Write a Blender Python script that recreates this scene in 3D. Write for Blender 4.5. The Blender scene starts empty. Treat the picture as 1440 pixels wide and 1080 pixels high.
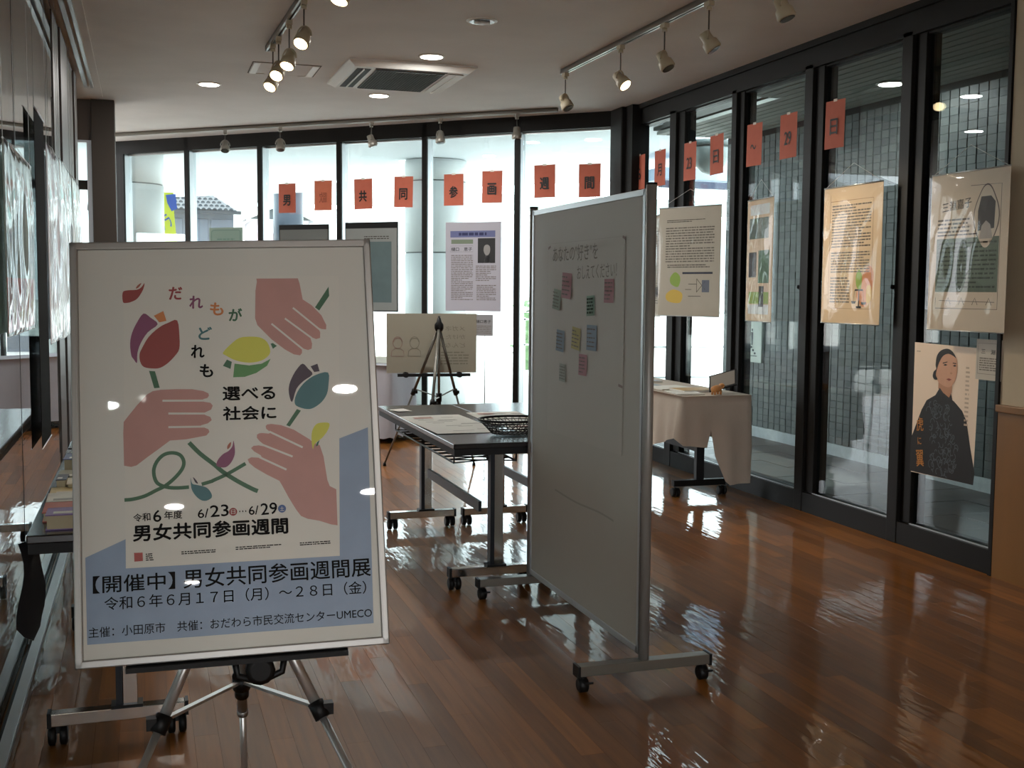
import bpy, bmesh, math, random
from mathutils import Vector, Matrix
random.seed(7)
SC = bpy.context.scene
COL = SC.collection
PI = math.pi

# ---------------------------------------------------------------- camera, sky, sun, exposure
# room axes: +Y runs along both side walls, +X towards the window wall on the right, Z up, metres
CAM_H = 1.42
cam_d = bpy.data.cameras.new('camera'); cam = bpy.data.objects.new('camera', cam_d); COL.objects.link(cam)
cam_d.sensor_width = 36; cam_d.lens = 40.0; cam_d.clip_end = 300
_yaw, _pit, _rol = math.radians(17.8834), math.atan(132/1600), math.radians(.44)
_f = Vector((math.sin(_yaw)*math.cos(_pit), math.cos(_yaw)*math.cos(_pit), -math.sin(_pit)))
_r = Vector((math.cos(_yaw), -math.sin(_yaw), 0)); _u = _r.cross(_f)
_r2 = _r*math.cos(_rol)+_u*math.sin(_rol); _u2 = _u*math.cos(_rol)-_r*math.sin(_rol)
cam.matrix_world = Matrix(((_r2.x,_u2.x,-_f.x,0),(_r2.y,_u2.y,-_f.y,0),(_r2.z,_u2.z,-_f.z,CAM_H),(0,0,0,1)))
SC.camera = cam

SKY = 6.6
w = bpy.data.worlds.new('sky'); SC.world = w; w.use_nodes = True
bg = w.node_tree.nodes['Background']; bg.inputs[0].default_value = (.92,.96,1.0,1); bg.inputs[1].default_value = SKY
sun_d = bpy.data.lights.new('sun','SUN'); sun_d.energy = 5.0; sun_d.angle = .02; sun_d.color = (1,.96,.9)
sun = bpy.data.objects.new('sun', sun_d); COL.objects.link(sun); sun.rotation_euler = Vector((-.1,.35,.93)).to_track_quat('Z','Y').to_euler()
vs = SC.view_settings; vs.view_transform = 'Standard'; vs.look = 'None'; vs.gamma = 1; vs.use_curve_mapping = False; vs.exposure = 0.17
SC.cycles.transparent_max_bounces = 24; SC.cycles.max_bounces = 9; SC.cycles.diffuse_bounces = 5; SC.cycles.glossy_bounces = 5
SC.cycles.caustics_reflective = False; SC.cycles.sample_clamp_indirect = 6

# ---------------------------------------------------------------- materials
def srgb(h):
    h = h.lstrip('#'); v = [int(h[i:i+2],16)/255 for i in (0,2,4)]
    return tuple((c/12.92 if c <= .04045 else ((c+.055)/1.055)**2.4) for c in v)+(1,)
MATS = {}
def M(name, col='#888888', rough=.6, metal=0, emit=None, es=0, coat=0, var=0, vscale=8, bump=0, bscale=40, spec=.5, stretch=None, alpha=1):
    if name in MATS: return MATS[name]
    m = bpy.data.materials.new(name); m.use_nodes = True; nt = m.node_tree; b = nt.nodes['Principled BSDF']
    c = srgb(col) if isinstance(col,str) else col
    b.inputs['Base Color'].default_value = c; b.inputs['Roughness'].default_value = rough; b.inputs['Metallic'].default_value = metal
    b.inputs['Specular IOR Level'].default_value = spec
    if coat: b.inputs['Coat Weight'].default_value = coat; b.inputs['Coat Roughness'].default_value = .012
    if emit: b.inputs['Emission Color'].default_value = srgb(emit); b.inputs['Emission Strength'].default_value = es
    if var or bump:
        tc = nt.nodes.new('ShaderNodeTexCoord'); mp = nt.nodes.new('ShaderNodeMapping')
        nt.links.new(tc.outputs['Object'], mp.inputs[0])
        if stretch: mp.inputs['Scale'].default_value = stretch
    if var:
        n = nt.nodes.new('ShaderNodeTexNoise'); n.inputs['Scale'].default_value = vscale; n.inputs['Detail'].default_value = 5
        nt.links.new(mp.outputs[0], n.inputs[0])
        r = nt.nodes.new('ShaderNodeMapRange'); r.inputs['From Min'].default_value = .3; r.inputs['From Max'].default_value = .7
        r.inputs['To Min'].default_value = 1-var; r.inputs['To Max'].default_value = 1+var*.6
        mx = nt.nodes.new('ShaderNodeVectorMath'); mx.operation = 'SCALE'; mx.inputs[0].default_value = c[:3]
        nt.links.new(n.outputs[0], r.inputs[0]); nt.links.new(r.outputs[0], mx.inputs['Scale']); nt.links.new(mx.outputs[0], b.inputs['Base Color'])
    if bump:
        n2 = nt.nodes.new('ShaderNodeTexNoise'); n2.inputs['Scale'].default_value = bscale; nt.links.new(mp.outputs[0], n2.inputs[0])
        bp = nt.nodes.new('ShaderNodeBump'); bp.inputs['Strength'].default_value = bump; bp.inputs['Distance'].default_value = .01
        nt.links.new(n2.outputs[0], bp.inputs['Height']); nt.links.new(bp.outputs[0], b.inputs['Normal'])
    MATS[name] = m; return m

def glass_mat(name, tint, ior=1.6, wave=0, rough=0.0, haze=0, gain=1):
    m = bpy.data.materials.new(name); m.use_nodes = True; nt = m.node_tree; nt.nodes.clear()
    o = nt.nodes.new('ShaderNodeOutputMaterial'); mx = nt.nodes.new('ShaderNodeMixShader')
    t = nt.nodes.new('ShaderNodeBsdfTransparent'); t.inputs[0].default_value = tint
    g = nt.nodes.new('ShaderNodeBsdfGlossy'); g.inputs['Roughness'].default_value = rough
    fr = nt.nodes.new('ShaderNodeLayerWeight'); fr.inputs['Blend'].default_value = .5
    f2 = nt.nodes.new('ShaderNodeMath'); f2.operation = 'POWER'; f2.inputs[1].default_value = 3.4
    f3 = nt.nodes.new('ShaderNodeMath'); f3.operation = 'MULTIPLY_ADD'; r0 = 2*((ior-1)/(ior+1))**2
    f3.inputs[1].default_value = (1-r0)*gain; f3.inputs[2].default_value = r0*gain
    nt.links.new(fr.outputs['Facing'], f2.inputs[0]); nt.links.new(f2.outputs[0], f3.inputs[0]); nt.links.new(f3.outputs[0], mx.inputs[0])
    base = t.outputs[0]
    if haze:
        d = nt.nodes.new('ShaderNodeBsdfDiffuse'); d.inputs[0].default_value = (.8,.82,.84,1); m2 = nt.nodes.new('ShaderNodeMixShader')
        m2.inputs[0].default_value = haze; nt.links.new(t.outputs[0], m2.inputs[1]); nt.links.new(d.outputs[0], m2.inputs[2]); base = m2.outputs[0]
    nt.links.new(base, mx.inputs[1]); nt.links.new(g.outputs[0], mx.inputs[2]); nt.links.new(mx.outputs[0], o.inputs[0])
    if wave:
        n = nt.nodes.new('ShaderNodeTexNoise'); n.inputs['Scale'].default_value = 7; bp = nt.nodes.new('ShaderNodeBump')
        tc = nt.nodes.new('ShaderNodeTexCoord'); nt.links.new(tc.outputs['Object'], n.inputs[0])
        bp.inputs['Strength'].default_value = wave; bp.inputs['Distance'].default_value = .03
        nt.links.new(n.outputs[0], bp.inputs['Height']); nt.links.new(bp.outputs[0], g.inputs['Normal'])
    MATS[name] = m; return m
GLASS = glass_mat('window_glass', (.86,.93,.93,1), 1.52)
GLASS_R = glass_mat('coated_glass', (.86,.93,.93,1), 1.52, gain=.38)
SLEEVE = glass_mat('clear_film', (.97,.97,.97,1), 1.3, wave=.05, rough=.04, gain=.55)
SLEEVE_L = glass_mat('glossy_film', (.97,.97,.97,1), 1.5, wave=.05, rough=.05, gain=.9)

def wood_floor():
    m = bpy.data.materials.new('varnished_planks'); m.use_nodes = True; nt = m.node_tree; b = nt.nodes['Principled BSDF']
    g = nt.nodes.new('ShaderNodeNewGeometry'); sx = nt.nodes.new('ShaderNodeSeparateXYZ'); nt.links.new(g.outputs['Position'], sx.inputs[0])
    def mt(op, a, bb=None, c=None):
        n = nt.nodes.new('ShaderNodeMath'); n.operation = op
        for i, v in enumerate((a, bb, c)):
            if v is None: continue
            if isinstance(v,(int,float)): n.inputs[i].default_value = v
            else: nt.links.new(v, n.inputs[i])
        return n.outputs[0]
    col = mt('FLOOR', mt('DIVIDE', mt('ADD', sx.outputs[0], 10.0), PLW)); par = mt('MODULO', mt('MULTIPLY', col, .37), 1.0)
    row = mt('FLOOR', mt('ADD', mt('DIVIDE', sx.outputs[1], PLL), par))
    cb = nt.nodes.new('ShaderNodeCombineXYZ'); nt.links.new(col, cb.inputs[0]); nt.links.new(row, cb.inputs[1])
    wn = nt.nodes.new('ShaderNodeTexWhiteNoise'); nt.links.new(cb.outputs[0], wn.inputs[0])
    cr = nt.nodes.new('ShaderNodeValToRGB'); nt.links.new(wn.outputs[0], cr.inputs[0])
    cr.color_ramp.elements[0].color = srgb('#683f12'); cr.color_ramp.elements[1].color = srgb('#8f581a')
    e = cr.color_ramp.elements.new(.5); e.color = srgb('#7a4a15')
    mp = nt.nodes.new('ShaderNodeMapping'); mp.inputs['Scale'].default_value = (40,2.2,1)
    nt.links.new(g.outputs['Position'], mp.inputs[0]); n = nt.nodes.new('ShaderNodeTexNoise'); n.inputs['Scale'].default_value = 1; n.inputs['Detail'].default_value = 6
    nt.links.new(mp.outputs[0], n.inputs[0]); r = nt.nodes.new('ShaderNodeMapRange'); r.inputs['From Min'].default_value = .3; r.inputs['From Max'].default_value = .7
    r.inputs['To Min'].default_value = .78; r.inputs['To Max'].default_value = 1.12; nt.links.new(n.outputs[0], r.inputs[0])
    v = nt.nodes.new('ShaderNodeVectorMath'); v.operation = 'SCALE'; nt.links.new(cr.outputs[0], v.inputs[0]); nt.links.new(r.outputs[0], v.inputs['Scale'])
    nt.links.new(v.outputs[0], b.inputs['Base Color'])
    b.inputs['Roughness'].default_value = .5; b.inputs['Coat Weight'].default_value = .8; b.inputs['Coat Roughness'].default_value = .0125; b.inputs['Coat IOR'].default_value = 1.27; b.inputs['Specular IOR Level'].default_value = .15
    mp2 = nt.nodes.new('ShaderNodeMapping'); mp2.inputs['Scale'].default_value = (26,5,1); nt.links.new(g.outputs['Position'], mp2.inputs[0])
    n2 = nt.nodes.new('ShaderNodeTexNoise'); n2.inputs['Scale'].default_value = 1; n2.inputs['Detail'].default_value = 2; nt.links.new(mp2.outputs[0], n2.inputs[0])
    bp = nt.nodes.new('ShaderNodeBump'); bp.inputs['Strength'].default_value = .2; bp.inputs['Distance'].default_value = .006
    nt.links.new(n2.outputs[0], bp.inputs['Height']); nt.links.new(bp.outputs[0], b.inputs['Coat Normal'])
    MATS['floor'] = m; return m
PLW, PLL = .075, .9
FLOORM = wood_floor()
ceil_m = M('ceiling_paper', '#dbdad8', .75, var=.06, vscale=2.2, bump=.1, bscale=60, stretch=(1,1,1))
frame_m = M('bronze_aluminium', '#110f0c', .5, 0, spec=.2)
alu_m = M('pale_aluminium', '#b9bdbf', .35, .7)
chrome_m = M('chrome', '#c8c6c2', .14, 1)
black_m = M('black_plastic', '#0b0b0b', .5, spec=.25)
tabletop_m = M('dark_laminate', '#211f20', .2, spec=.5)
bluesteel_m = M('blue_black_steel', '#10151b', .4, .1, spec=.3)
white_m = M('white_enamel', '#d9d8d2', .45)
paper_m = M('white_paper', '#dcdad0', .7)
cream_m = M('cream_wall', '#b9ab93', .8, var=.05, vscale=6)
wain_m = M('wainscot_wood', '#80561f', .45, var=.18, vscale=3, stretch=(1,1,.15))
brown_m = M('brown_door_panel', '#3e3126', .4, var=.1, vscale=3, stretch=(6,6,.4))
ink_m = M('black_ink', '#14120f', .6)

# ---------------------------------------------------------------- geometry helpers
class G:
    """collects shapes, then links them as ONE mesh object"""
    def __init__(s): s.bm = bmesh.new()
    def box(s, x0,x1,y0,y1,z0,z1, bev=0):
        v = [s.bm.verts.new(p) for p in ((x0,y0,z0),(x1,y0,z0),(x1,y1,z0),(x0,y1,z0),(x0,y0,z1),(x1,y0,z1),(x1,y1,z1),(x0,y1,z1))]
        fs = [s.bm.faces.new([v[i] for i in f]) for f in ((0,3,2,1),(4,5,6,7),(0,1,5,4),(1,2,6,5),(2,3,7,6),(3,0,4,7))]
        if bev: bmesh.ops.bevel(s.bm, geom=list({e for f in fs for e in f.edges}), offset=bev, segments=2, affect='EDGES', profile=.5)
        return s
    def obox(s, c, ax, half):   # oriented box: centre, three axes, half sizes
        c = Vector(c); a = [Vector(x).normalized()*h for x, h in zip(ax, half)]
        v = [s.bm.verts.new(c+a[0]*i+a[1]*j+a[2]*k) for k in (-1,1) for j in (-1,1) for i in (-1,1)]
        for f in ((0,2,3,1),(4,5,7,6),(0,1,5,4),(2,6,7,3),(1,3,7,5),(0,4,6,2)): s.bm.faces.new([v[i] for i in f])
        return s
    def bar(s, a, b, w, h):     # rectangular bar from a to b
        a, b = Vector(a), Vector(b); d = (b-a).normalized(); up = Vector((0,0,1)) if abs(d.z) < .95 else Vector((0,1,0))
        x = d.cross(up).normalized(); y = x.cross(d)
        return s.obox((a+b)/2, (d,x,y), ((b-a).length/2, w/2, h/2))
    def cyl(s, a, b, r, r2=None, n=14, cap=True):
        a, b = Vector(a), Vector(b); r2 = r if r2 is None else r2; d = (b-a).normalized()
        up = Vector((0,0,1)) if abs(d.z) < .9 else Vector((1,0,0)); x = d.cross(up).normalized(); y = d.cross(x)
        A = [s.bm.verts.new(a+(x*math.cos(t)+y*math.sin(t))*r) for t in [2*PI*i/n for i in range(n)]]
        B = [s.bm.verts.new(b+(x*math.cos(t)+y*math.sin(t))*r2) for t in [2*PI*i/n for i in range(n)]]
        for i in range(n):
            f = s.bm.faces.new((A[i],A[(i+1)%n],B[(i+1)%n],B[i])); f.smooth = n > 6
        if cap: s.bm.faces.new(A[::-1]); s.bm.faces.new(B)
        return s
    def lathe(s, o, axis, prof, n=20):   # prof: (distance along axis, radius)
        o, d = Vector(o), Vector(axis).normalized(); up = Vector((0,0,1)) if abs(d.z) < .9 else Vector((1,0,0)); x = d.cross(up).normalized(); y = d.cross(x)
        R = [[s.bm.verts.new(o+d*t+(x*math.cos(2*PI*i/n)+y*math.sin(2*PI*i/n))*r) for i in range(n)] for t, r in prof]
        for A, B in zip(R, R[1:]):
            for i in range(n):
                f = s.bm.faces.new((A[i],A[(i+1)%n],B[(i+1)%n],B[i])); f.smooth = True
        s.bm.faces.new(R[0][::-1]); s.bm.faces.new(R[-1]); return s
    def tube(s, pts, r, n=8, closed=False):
        pts = [Vector(p) for p in pts]; R = []; N = len(pts); x = None
        for i, p in enumerate(pts):
            d = (pts[(i+1)%N]-pts[i-1]) if closed or 0 < i < N-1 else (pts[1]-pts[0] if i == 0 else pts[-1]-pts[-2])
            d.normalize(); up = Vector((0,0,1)) if abs(d.z) < .9 else Vector((1,0,0))
            if x is None: x = d.cross(up).normalized()
            else: x = (x-d*x.dot(d)).normalized()
            y = d.cross(x); R.append([s.bm.verts.new(p+(x*math.cos(2*PI*k/n)+y*math.sin(2*PI*k/n))*r) for k in range(n)])
        for i in range(N if closed else N-1):
            A, B = R[i], R[(i+1)%N]
            for k in range(n):
                f = s.bm.faces.new((A[k],A[(k+1)%n],B[(k+1)%n],B[k])); f.smooth = True
        if not closed: s.bm.faces.new(R[0][::-1]); s.bm.faces.new(R[-1])
        return s
    def flat(s, pts, y):    # polygon in the x-z plane facing -y
        vs_ = [s.bm.verts.new((p[0], y, p[1])) for p in pts]; f = s.bm.faces.new(vs_)
        f.normal_update()
        if f.normal.y > 0: f.normal_flip()
        bmesh.ops.triangulate(s.bm, faces=[f]); return s
    def face(s, pts): s.bm.faces.new([s.bm.verts.new(p) for p in pts]); return s
    def grid(s, nu, nv, fn, smooth=True):
        V = [[s.bm.verts.new(fn(i/nu, j/nv)) for i in range(nu+1)] for j in range(nv+1)]
        for j in range(nv):
            for i in range(nu):
                f = s.bm.faces.new((V[j][i],V[j][i+1],V[j+1][i+1],V[j+1][i])); f.smooth = smooth
        return s
    def mesh(s, name, mat):
        me = bpy.data.meshes.new(name); s.bm.normal_update(); s.bm.to_mesh(me); s.bm.free(); me.materials.append(mat); return me
    def build(s, name, mat, parent=None, loc=None, rotz=0, label=None):
        o = bpy.data.objects.new(name, s.mesh(name, mat)); COL.objects.link(o)
        if parent: o.parent = parent
        if loc: o.location = loc
        if rotz: o.rotation_euler.z = rotz
        if label: o['label'] = label
        return o
def tag(o, label, cat, group=None, kind=None):
    o['label'] = label; o['category'] = cat
    if group: o['group'] = group
    if kind: o['kind'] = kind
    return o
def thing(name, label, cat, loc=(0,0,0), rotz=0, group=None):
    o = bpy.data.objects.new(name, None); COL.objects.link(o); o.empty_display_size = .1
    o.location = loc; o.rotation_euler.z = rotz; return tag(o, label, cat, group)
def holder(name, loc=(0,0,0), rotz=0, label=None):   # a piece of the setting with parts
    o = bpy.data.objects.new(name, None); COL.objects.link(o); o.empty_display_size = .1; o.location = loc; o.rotation_euler.z = rotz; o['kind'] = 'structure'
    if label: o['label'] = label
    return o
def struct(o, label=None):
    o['kind'] = 'structure'
    if label: o['label'] = label
    return o
def copy_tree(o, parent=None):
    c = o.copy(); COL.objects.link(c); c.parent = parent
    for ch in list(o.children): copy_tree(ch, c)
    return c
def inst(name, me, parent, loc=(0,0,0)):
    o = bpy.data.objects.new(name, me); COL.objects.link(o); o.parent = parent; o.location = loc; return o

_tc = {}
def text_mesh(s, bold, h):
    cu = bpy.data.curves.new('t','FONT'); cu.body = s; cu.size = 1; cu.resolution_u = 3; cu.offset = 0
    o = bpy.data.objects.new('t', cu); COL.objects.link(o); dg = bpy.context.evaluated_depsgraph_get()
    me = bpy.data.meshes.new_from_object(o.evaluated_get(dg)); bpy.data.objects.remove(o); bpy.data.curves.remove(cu); return me
def text(parent, s, p0, p1, h, mat, bold=0, y=-.0015, name='lettering', mirror=False):
    """flat lettering in the parent's x-z plane, fitted from p0 to p1 (mid-height points), h tall"""
    me = text_mesh(s, bold, h); vs_ = me.vertices
    if not len(vs_): return
    xs = [v.co.x for v in vs_]; ys = [v.co.y for v in vs_]; x0, x1, y0, y1 = min(xs), max(xs), min(ys), max(ys)
    dx, dz = p1[0]-p0[0], p1[1]-p0[1]; L = math.hypot(dx, dz); c, sn = dx/L, dz/L
    for v in vs_:
        u = (v.co.x-x0)/(x1-x0)*L; q = ((v.co.y-y0)/max(y1-y0,1e-6)-.5)*h
        if mirror: u = L-u
        v.co = (p0[0]+u*c-q*sn, y, p0[1]+u*sn+q*c)
    if bold:   # heavier strokes: the same outlines laid again a hair to each side
        bm = bmesh.new(); bm.from_mesh(me); src = list(bm.verts)+list(bm.edges)+list(bm.faces); e = bold*.0105*h
        for k, (ox, oz) in enumerate(((e,0),(-e,0),(0,e),(0,-e))):
            r = bmesh.ops.duplicate(bm, geom=src)
            for v in r['geom']:
                if isinstance(v, bmesh.types.BMVert): v.co.x += ox; v.co.z += oz; v.co.y -= .00002*(k+1)
        bm.to_mesh(me); bm.free()
    me.materials.clear(); me.materials.append(mat); me.name = name
    o = bpy.data.objects.new(name, me); COL.objects.link(o); o.parent = parent; return o
def dashes(parent, x0, x1, z0, z1, n, mat, y=-.0019, name='text_block', seed=1, fill=.45):
    """rows of small printed marks too fine to read"""
    rnd = random.Random(seed); g = G(); dz = (z1-z0)/n; hh = abs(dz)*fill*.5
    for i in range(n):
        z = z0+dz*(i+.5); x = x0; end = x1-(rnd.random()*.5*(x1-x0) if rnd.random() < .2 else 0)
        while x < end-.002:
            wd = min(rnd.uniform(.2,.9)*max(abs(dz),.004)*2.5, end-x); g.flat([(x,z-hh),(x+wd,z-hh),(x+wd,z+hh),(x,z+hh)], y); x += wd+abs(dz)*rnd.uniform(.12,.5)
    return g.build(name, mat, parent)
def smooth_pts(pts, k=4):
    n = len(pts); out = []
    for i in range(n):
        p0, p1, p2, p3 = (pts[(i+j-1)%n] for j in range(4))
        for q in range(k):
            t = q/k; out.append(tuple(.5*(2*p1[a]+(p2[a]-p0[a])*t+(2*p0[a]-5*p1[a]+4*p2[a]-p3[a])*t*t+(3*p1[a]-p0[a]-3*p2[a]+p3[a])*t**3) for a in (0,1)))
    return out
def stroke_pts(pts, wd, sm=True):
    if sm and len(pts) > 2:
        n = len(pts); ex = [pts[0]]+list(pts)+[pts[-1]]; out = []
        for i in range(n-1):
            p0, p1, p2, p3 = ex[i:i+4]
            for q in range(4):
                t = q/4; out.append(tuple(.5*(2*p1[a]+(p2[a]-p0[a])*t+(2*p0[a]-5*p1[a]+4*p2[a]-p3[a])*t*t+(3*p1[a]-p0[a]-3*p2[a]+p3[a])*t**3) for a in (0,1)))
        pts = out+[pts[-1]]
    L, R = [], []
    for i, p in enumerate(pts):
        a = pts[max(i-1,0)]; b = pts[min(i+1,len(pts)-1)]; dx, dz = b[0]-a[0], b[1]-a[1]; l = math.hypot(dx,dz) or 1
        L.append((p[0]-dz/l*wd/2, p[1]+dx/l*wd/2)); R.append((p[0]+dz/l*wd/2, p[1]-dx/l*wd/2))
    return L, R
def stroke(g, pts, wd, y, sm=True):
    L, R = stroke_pts(pts, wd, sm)
    for i in range(len(L)-1): g.flat([L[i],L[i+1],R[i+1],R[i]], y)
def quad(parent, x0, x1, z0, z1, mat, y=-.0014, name='printed_panel'):
    return G().flat([(x0,z0),(x1,z0),(x1,z1),(x0,z1)], y).build(name, mat, parent)
ART_P=[('blue',0,0,[(-0.2901,0.2188),(-0.2127,0.2507),(0.22,0.4341),(0.2884,0.4576),(0.2808,0.0448),(-0.2889,0.0464)]),('cream2',0,1,[(-0.2068,0.7993),(0.241,0.791),(0.2167,0.189),(-0.2124,0.1922)]),('skin',0,2,[(0.0659,0.7882),(0.1533,0.7871),(0.1566,0.7757),(0.1618,0.7404),(0.1802,0.7273),(0.2002,0.7044),(0.2097,0.6827),(0.2088,0.6734),(0.1999,0.6742),(0.1919,0.6778),(0.196,0.6675),(0.1953,0.655),(0.1867,0.6527),(0.1741,0.6585),(0.1778,0.6429),(0.1764,0.6323),(0.1687,0.6293),(0.1561,0.6339),(0.1557,0.6234),(0.1514,0.6183),(0.1384,0.621),(0.1201,0.6322),(0.0929,0.6551),(0.0643,0.6867),(0.0602,0.7022),(0.0631,0.762),(0.0666,0.7814)]),('skin',0,2,[(-0.1527,0.5526),(-0.1368,0.555),(-0.1051,0.5551),(-0.0732,0.5538),(-0.0509,0.5491),(-0.0406,0.5437),(-0.0396,0.5387),(-0.0432,0.5338),(-0.0513,0.532),(-0.0499,0.5263),(-0.0371,0.5236),(-0.0325,0.5176),(-0.0359,0.5094),(-0.0489,0.5036),(-0.049,0.4987),(-0.038,0.4937),(-0.0354,0.487),(-0.0431,0.4807),(-0.0577,0.4769),(-0.0514,0.4723),(-0.0427,0.4682),(-0.0408,0.4624),(-0.0471,0.4552),(-0.0631,0.4527),(-0.0887,0.449),(-0.1204,0.448),(-0.1428,0.4319),(-0.1667,0.4152),(-0.1873,0.4),(-0.1982,0.3973),(-0.2121,0.4005),(-0.2124,0.4679),(-0.2112,0.4906),(-0.204,0.5001),(-0.1848,0.5239),(-0.1639,0.5461)]),('skin',0,2,[(0.0751,0.4639),(0.0743,0.4696),(0.0772,0.4728),(0.0864,0.4737),(0.1066,0.47),(0.1321,0.4594),(0.1647,0.4371),(0.1669,0.4343),(0.1852,0.4235),(0.192,0.3992),(0.1978,0.3494),(0.2022,0.3363),(0.2156,0.3286),(0.2149,0.2528),(0.2016,0.2556),(0.1766,0.265),(0.1534,0.2703),(0.1401,0.277),(0.1309,0.2902),(0.1164,0.3165),(0.1038,0.3427),(0.0984,0.3528),(0.0719,0.368),(0.0493,0.3829),(0.0381,0.3933),(0.0349,0.4013),(0.0423,0.4052),(0.0558,0.4038),(0.0653,0.4017),(0.0617,0.4088),(0.0485,0.4173),(0.0426,0.4245),(0.048,0.4291),(0.0586,0.4296),(0.0682,0.4272),(0.0702,0.43),(0.0608,0.4384),(0.0553,0.4456),(0.0559,0.4524),(0.0614,0.4552),(0.0665,0.4553),(0.0802,0.4533),(0.084,0.4556)]),('purple',1,2,[(-0.1674,0.7175),(-0.1533,0.7082),(-0.1393,0.6939),(-0.1595,0.6773),(-0.1743,0.6544),(-0.1813,0.6329),(-0.1825,0.613),(-0.1891,0.6215),(-0.1937,0.63),(-0.1954,0.655),(-0.1912,0.6766),(-0.1813,0.6981)]),('orange',0,2,[(-0.1468,0.7123),(-0.1275,0.7219),(-0.1215,0.7007),(-0.136,0.6977)]),('red',1,2,[(-0.0996,0.7009),(-0.096,0.6654),(-0.0971,0.6402),(-0.1049,0.6271),(-0.1196,0.6117),(-0.1358,0.6014),(-0.1517,0.6003),(-0.169,0.6042),(-0.1763,0.6161),(-0.1771,0.6311),(-0.1726,0.6426),(-0.1582,0.6673),(-0.137,0.6868),(-0.1176,0.6967)]),('dgreen',0,2,[(-0.1589,0.5956),(-0.147,0.5943),(-0.1383,0.5592),(-0.1494,0.5588)]),('red',1,2,[(-0.2082,0.7634),(-0.199,0.7678),(-0.1799,0.7687),(-0.1702,0.7744),(-0.164,0.7828),(-0.1672,0.7684),(-0.1787,0.7501),(-0.1915,0.7428),(-0.2011,0.7409),(-0.2081,0.7432)]),('brown',1,2,[(-0.1814,0.773),(-0.1773,0.7788),(-0.1704,0.7829),(-0.175,0.7745),(-0.1806,0.7713)]),('yellow',1,2,[(-0.0084,0.6296),(0.0095,0.6481),(0.0264,0.66),(0.0468,0.6622),(0.0689,0.6597),(0.0834,0.6496),(0.0893,0.6322),(0.0861,0.6208),(0.0709,0.6099),(0.045,0.606),(0.0176,0.6117),(-0.0022,0.6228)]),('green',0,2,[(0.0146,0.6051),(0.0448,0.6003),(0.0707,0.6032),(0.0896,0.6131),(0.0816,0.5981),(0.0589,0.5836),(0.0348,0.576),(0.0109,0.5759)]),('dgreen',0,2,[(-0.0007,0.6142),(0.0092,0.6091),(0.006,0.594),(-0.0093,0.6012)]),('dgreen',0,2,[(0.0907,0.6456),(0.0954,0.647),(0.1036,0.6404),(0.095,0.6343)]),('dgreen',0,2,[(0.2181,0.7676),(0.2186,0.747),(0.1959,0.7152),(0.1872,0.7223)]),('dark',1,2,[(0.1563,0.6003),(0.1671,0.5893),(0.176,0.5765),(0.1567,0.5629),(0.1411,0.5463),(0.1307,0.5182),(0.1249,0.5374),(0.1265,0.5564),(0.1347,0.5752),(0.1446,0.5901)]),('dark',0,2,[(0.1726,0.5939),(0.1873,0.5992),(0.1913,0.5827),(0.1799,0.5812)]),('teal',1,2,[(0.2091,0.5792),(0.2089,0.5533),(0.2043,0.5324),(0.1923,0.5156),(0.1749,0.504),(0.1617,0.5021),(0.147,0.5061),(0.137,0.5132),(0.1375,0.5274),(0.1467,0.5461),(0.1623,0.5627),(0.1835,0.5753)]),('dgreen',0,2,[(0.1403,0.503),(0.1486,0.4994),(0.1241,0.4664),(0.1168,0.4696)]),('yellow',1,4,[(0.1704,0.4161),(0.1683,0.4332),(0.1701,0.4539),(0.1791,0.4686),(0.1923,0.4718),(0.2072,0.4693),(0.2028,0.4543),(0.191,0.4397),(0.1813,0.4326),(0.1736,0.4254)]),('dgreen',0,4,[(0.1762,0.4215),(0.1793,0.4298),(0.1852,0.4352),(0.1809,0.4232)]),('purple',1,4,[(-0.0287,0.3948),(-0.0246,0.4043),(-0.0148,0.4146),(-0.0032,0.4208),(0.0048,0.4303),(0.0074,0.4419),(0.0095,0.4281),(0.009,0.4124),(0.0018,0.3971),(-0.008,0.3878),(-0.0175,0.3868),(-0.0269,0.3898)]),('brown',1,4,[(-0.0059,0.4259),(-0.0047,0.4327),(0.0022,0.4392),(0.001,0.4304),(-0.004,0.4248)]),('teal',1,4,[(-0.0812,0.37),(-0.0784,0.3568),(-0.0674,0.353),(-0.0501,0.3471),(-0.0409,0.3352),(-0.0404,0.3254),(-0.0509,0.3198),(-0.0619,0.3218),(-0.0727,0.3321),(-0.0802,0.3472)]),('dark',1,4,[(-0.0764,0.3698),(-0.071,0.3646),(-0.0665,0.3562),(-0.072,0.3589)]),('logored',0,2,[(-0.196,0.2224),(-0.1793,0.222),(-0.179,0.2049),(-0.1956,0.2046)])]
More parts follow.
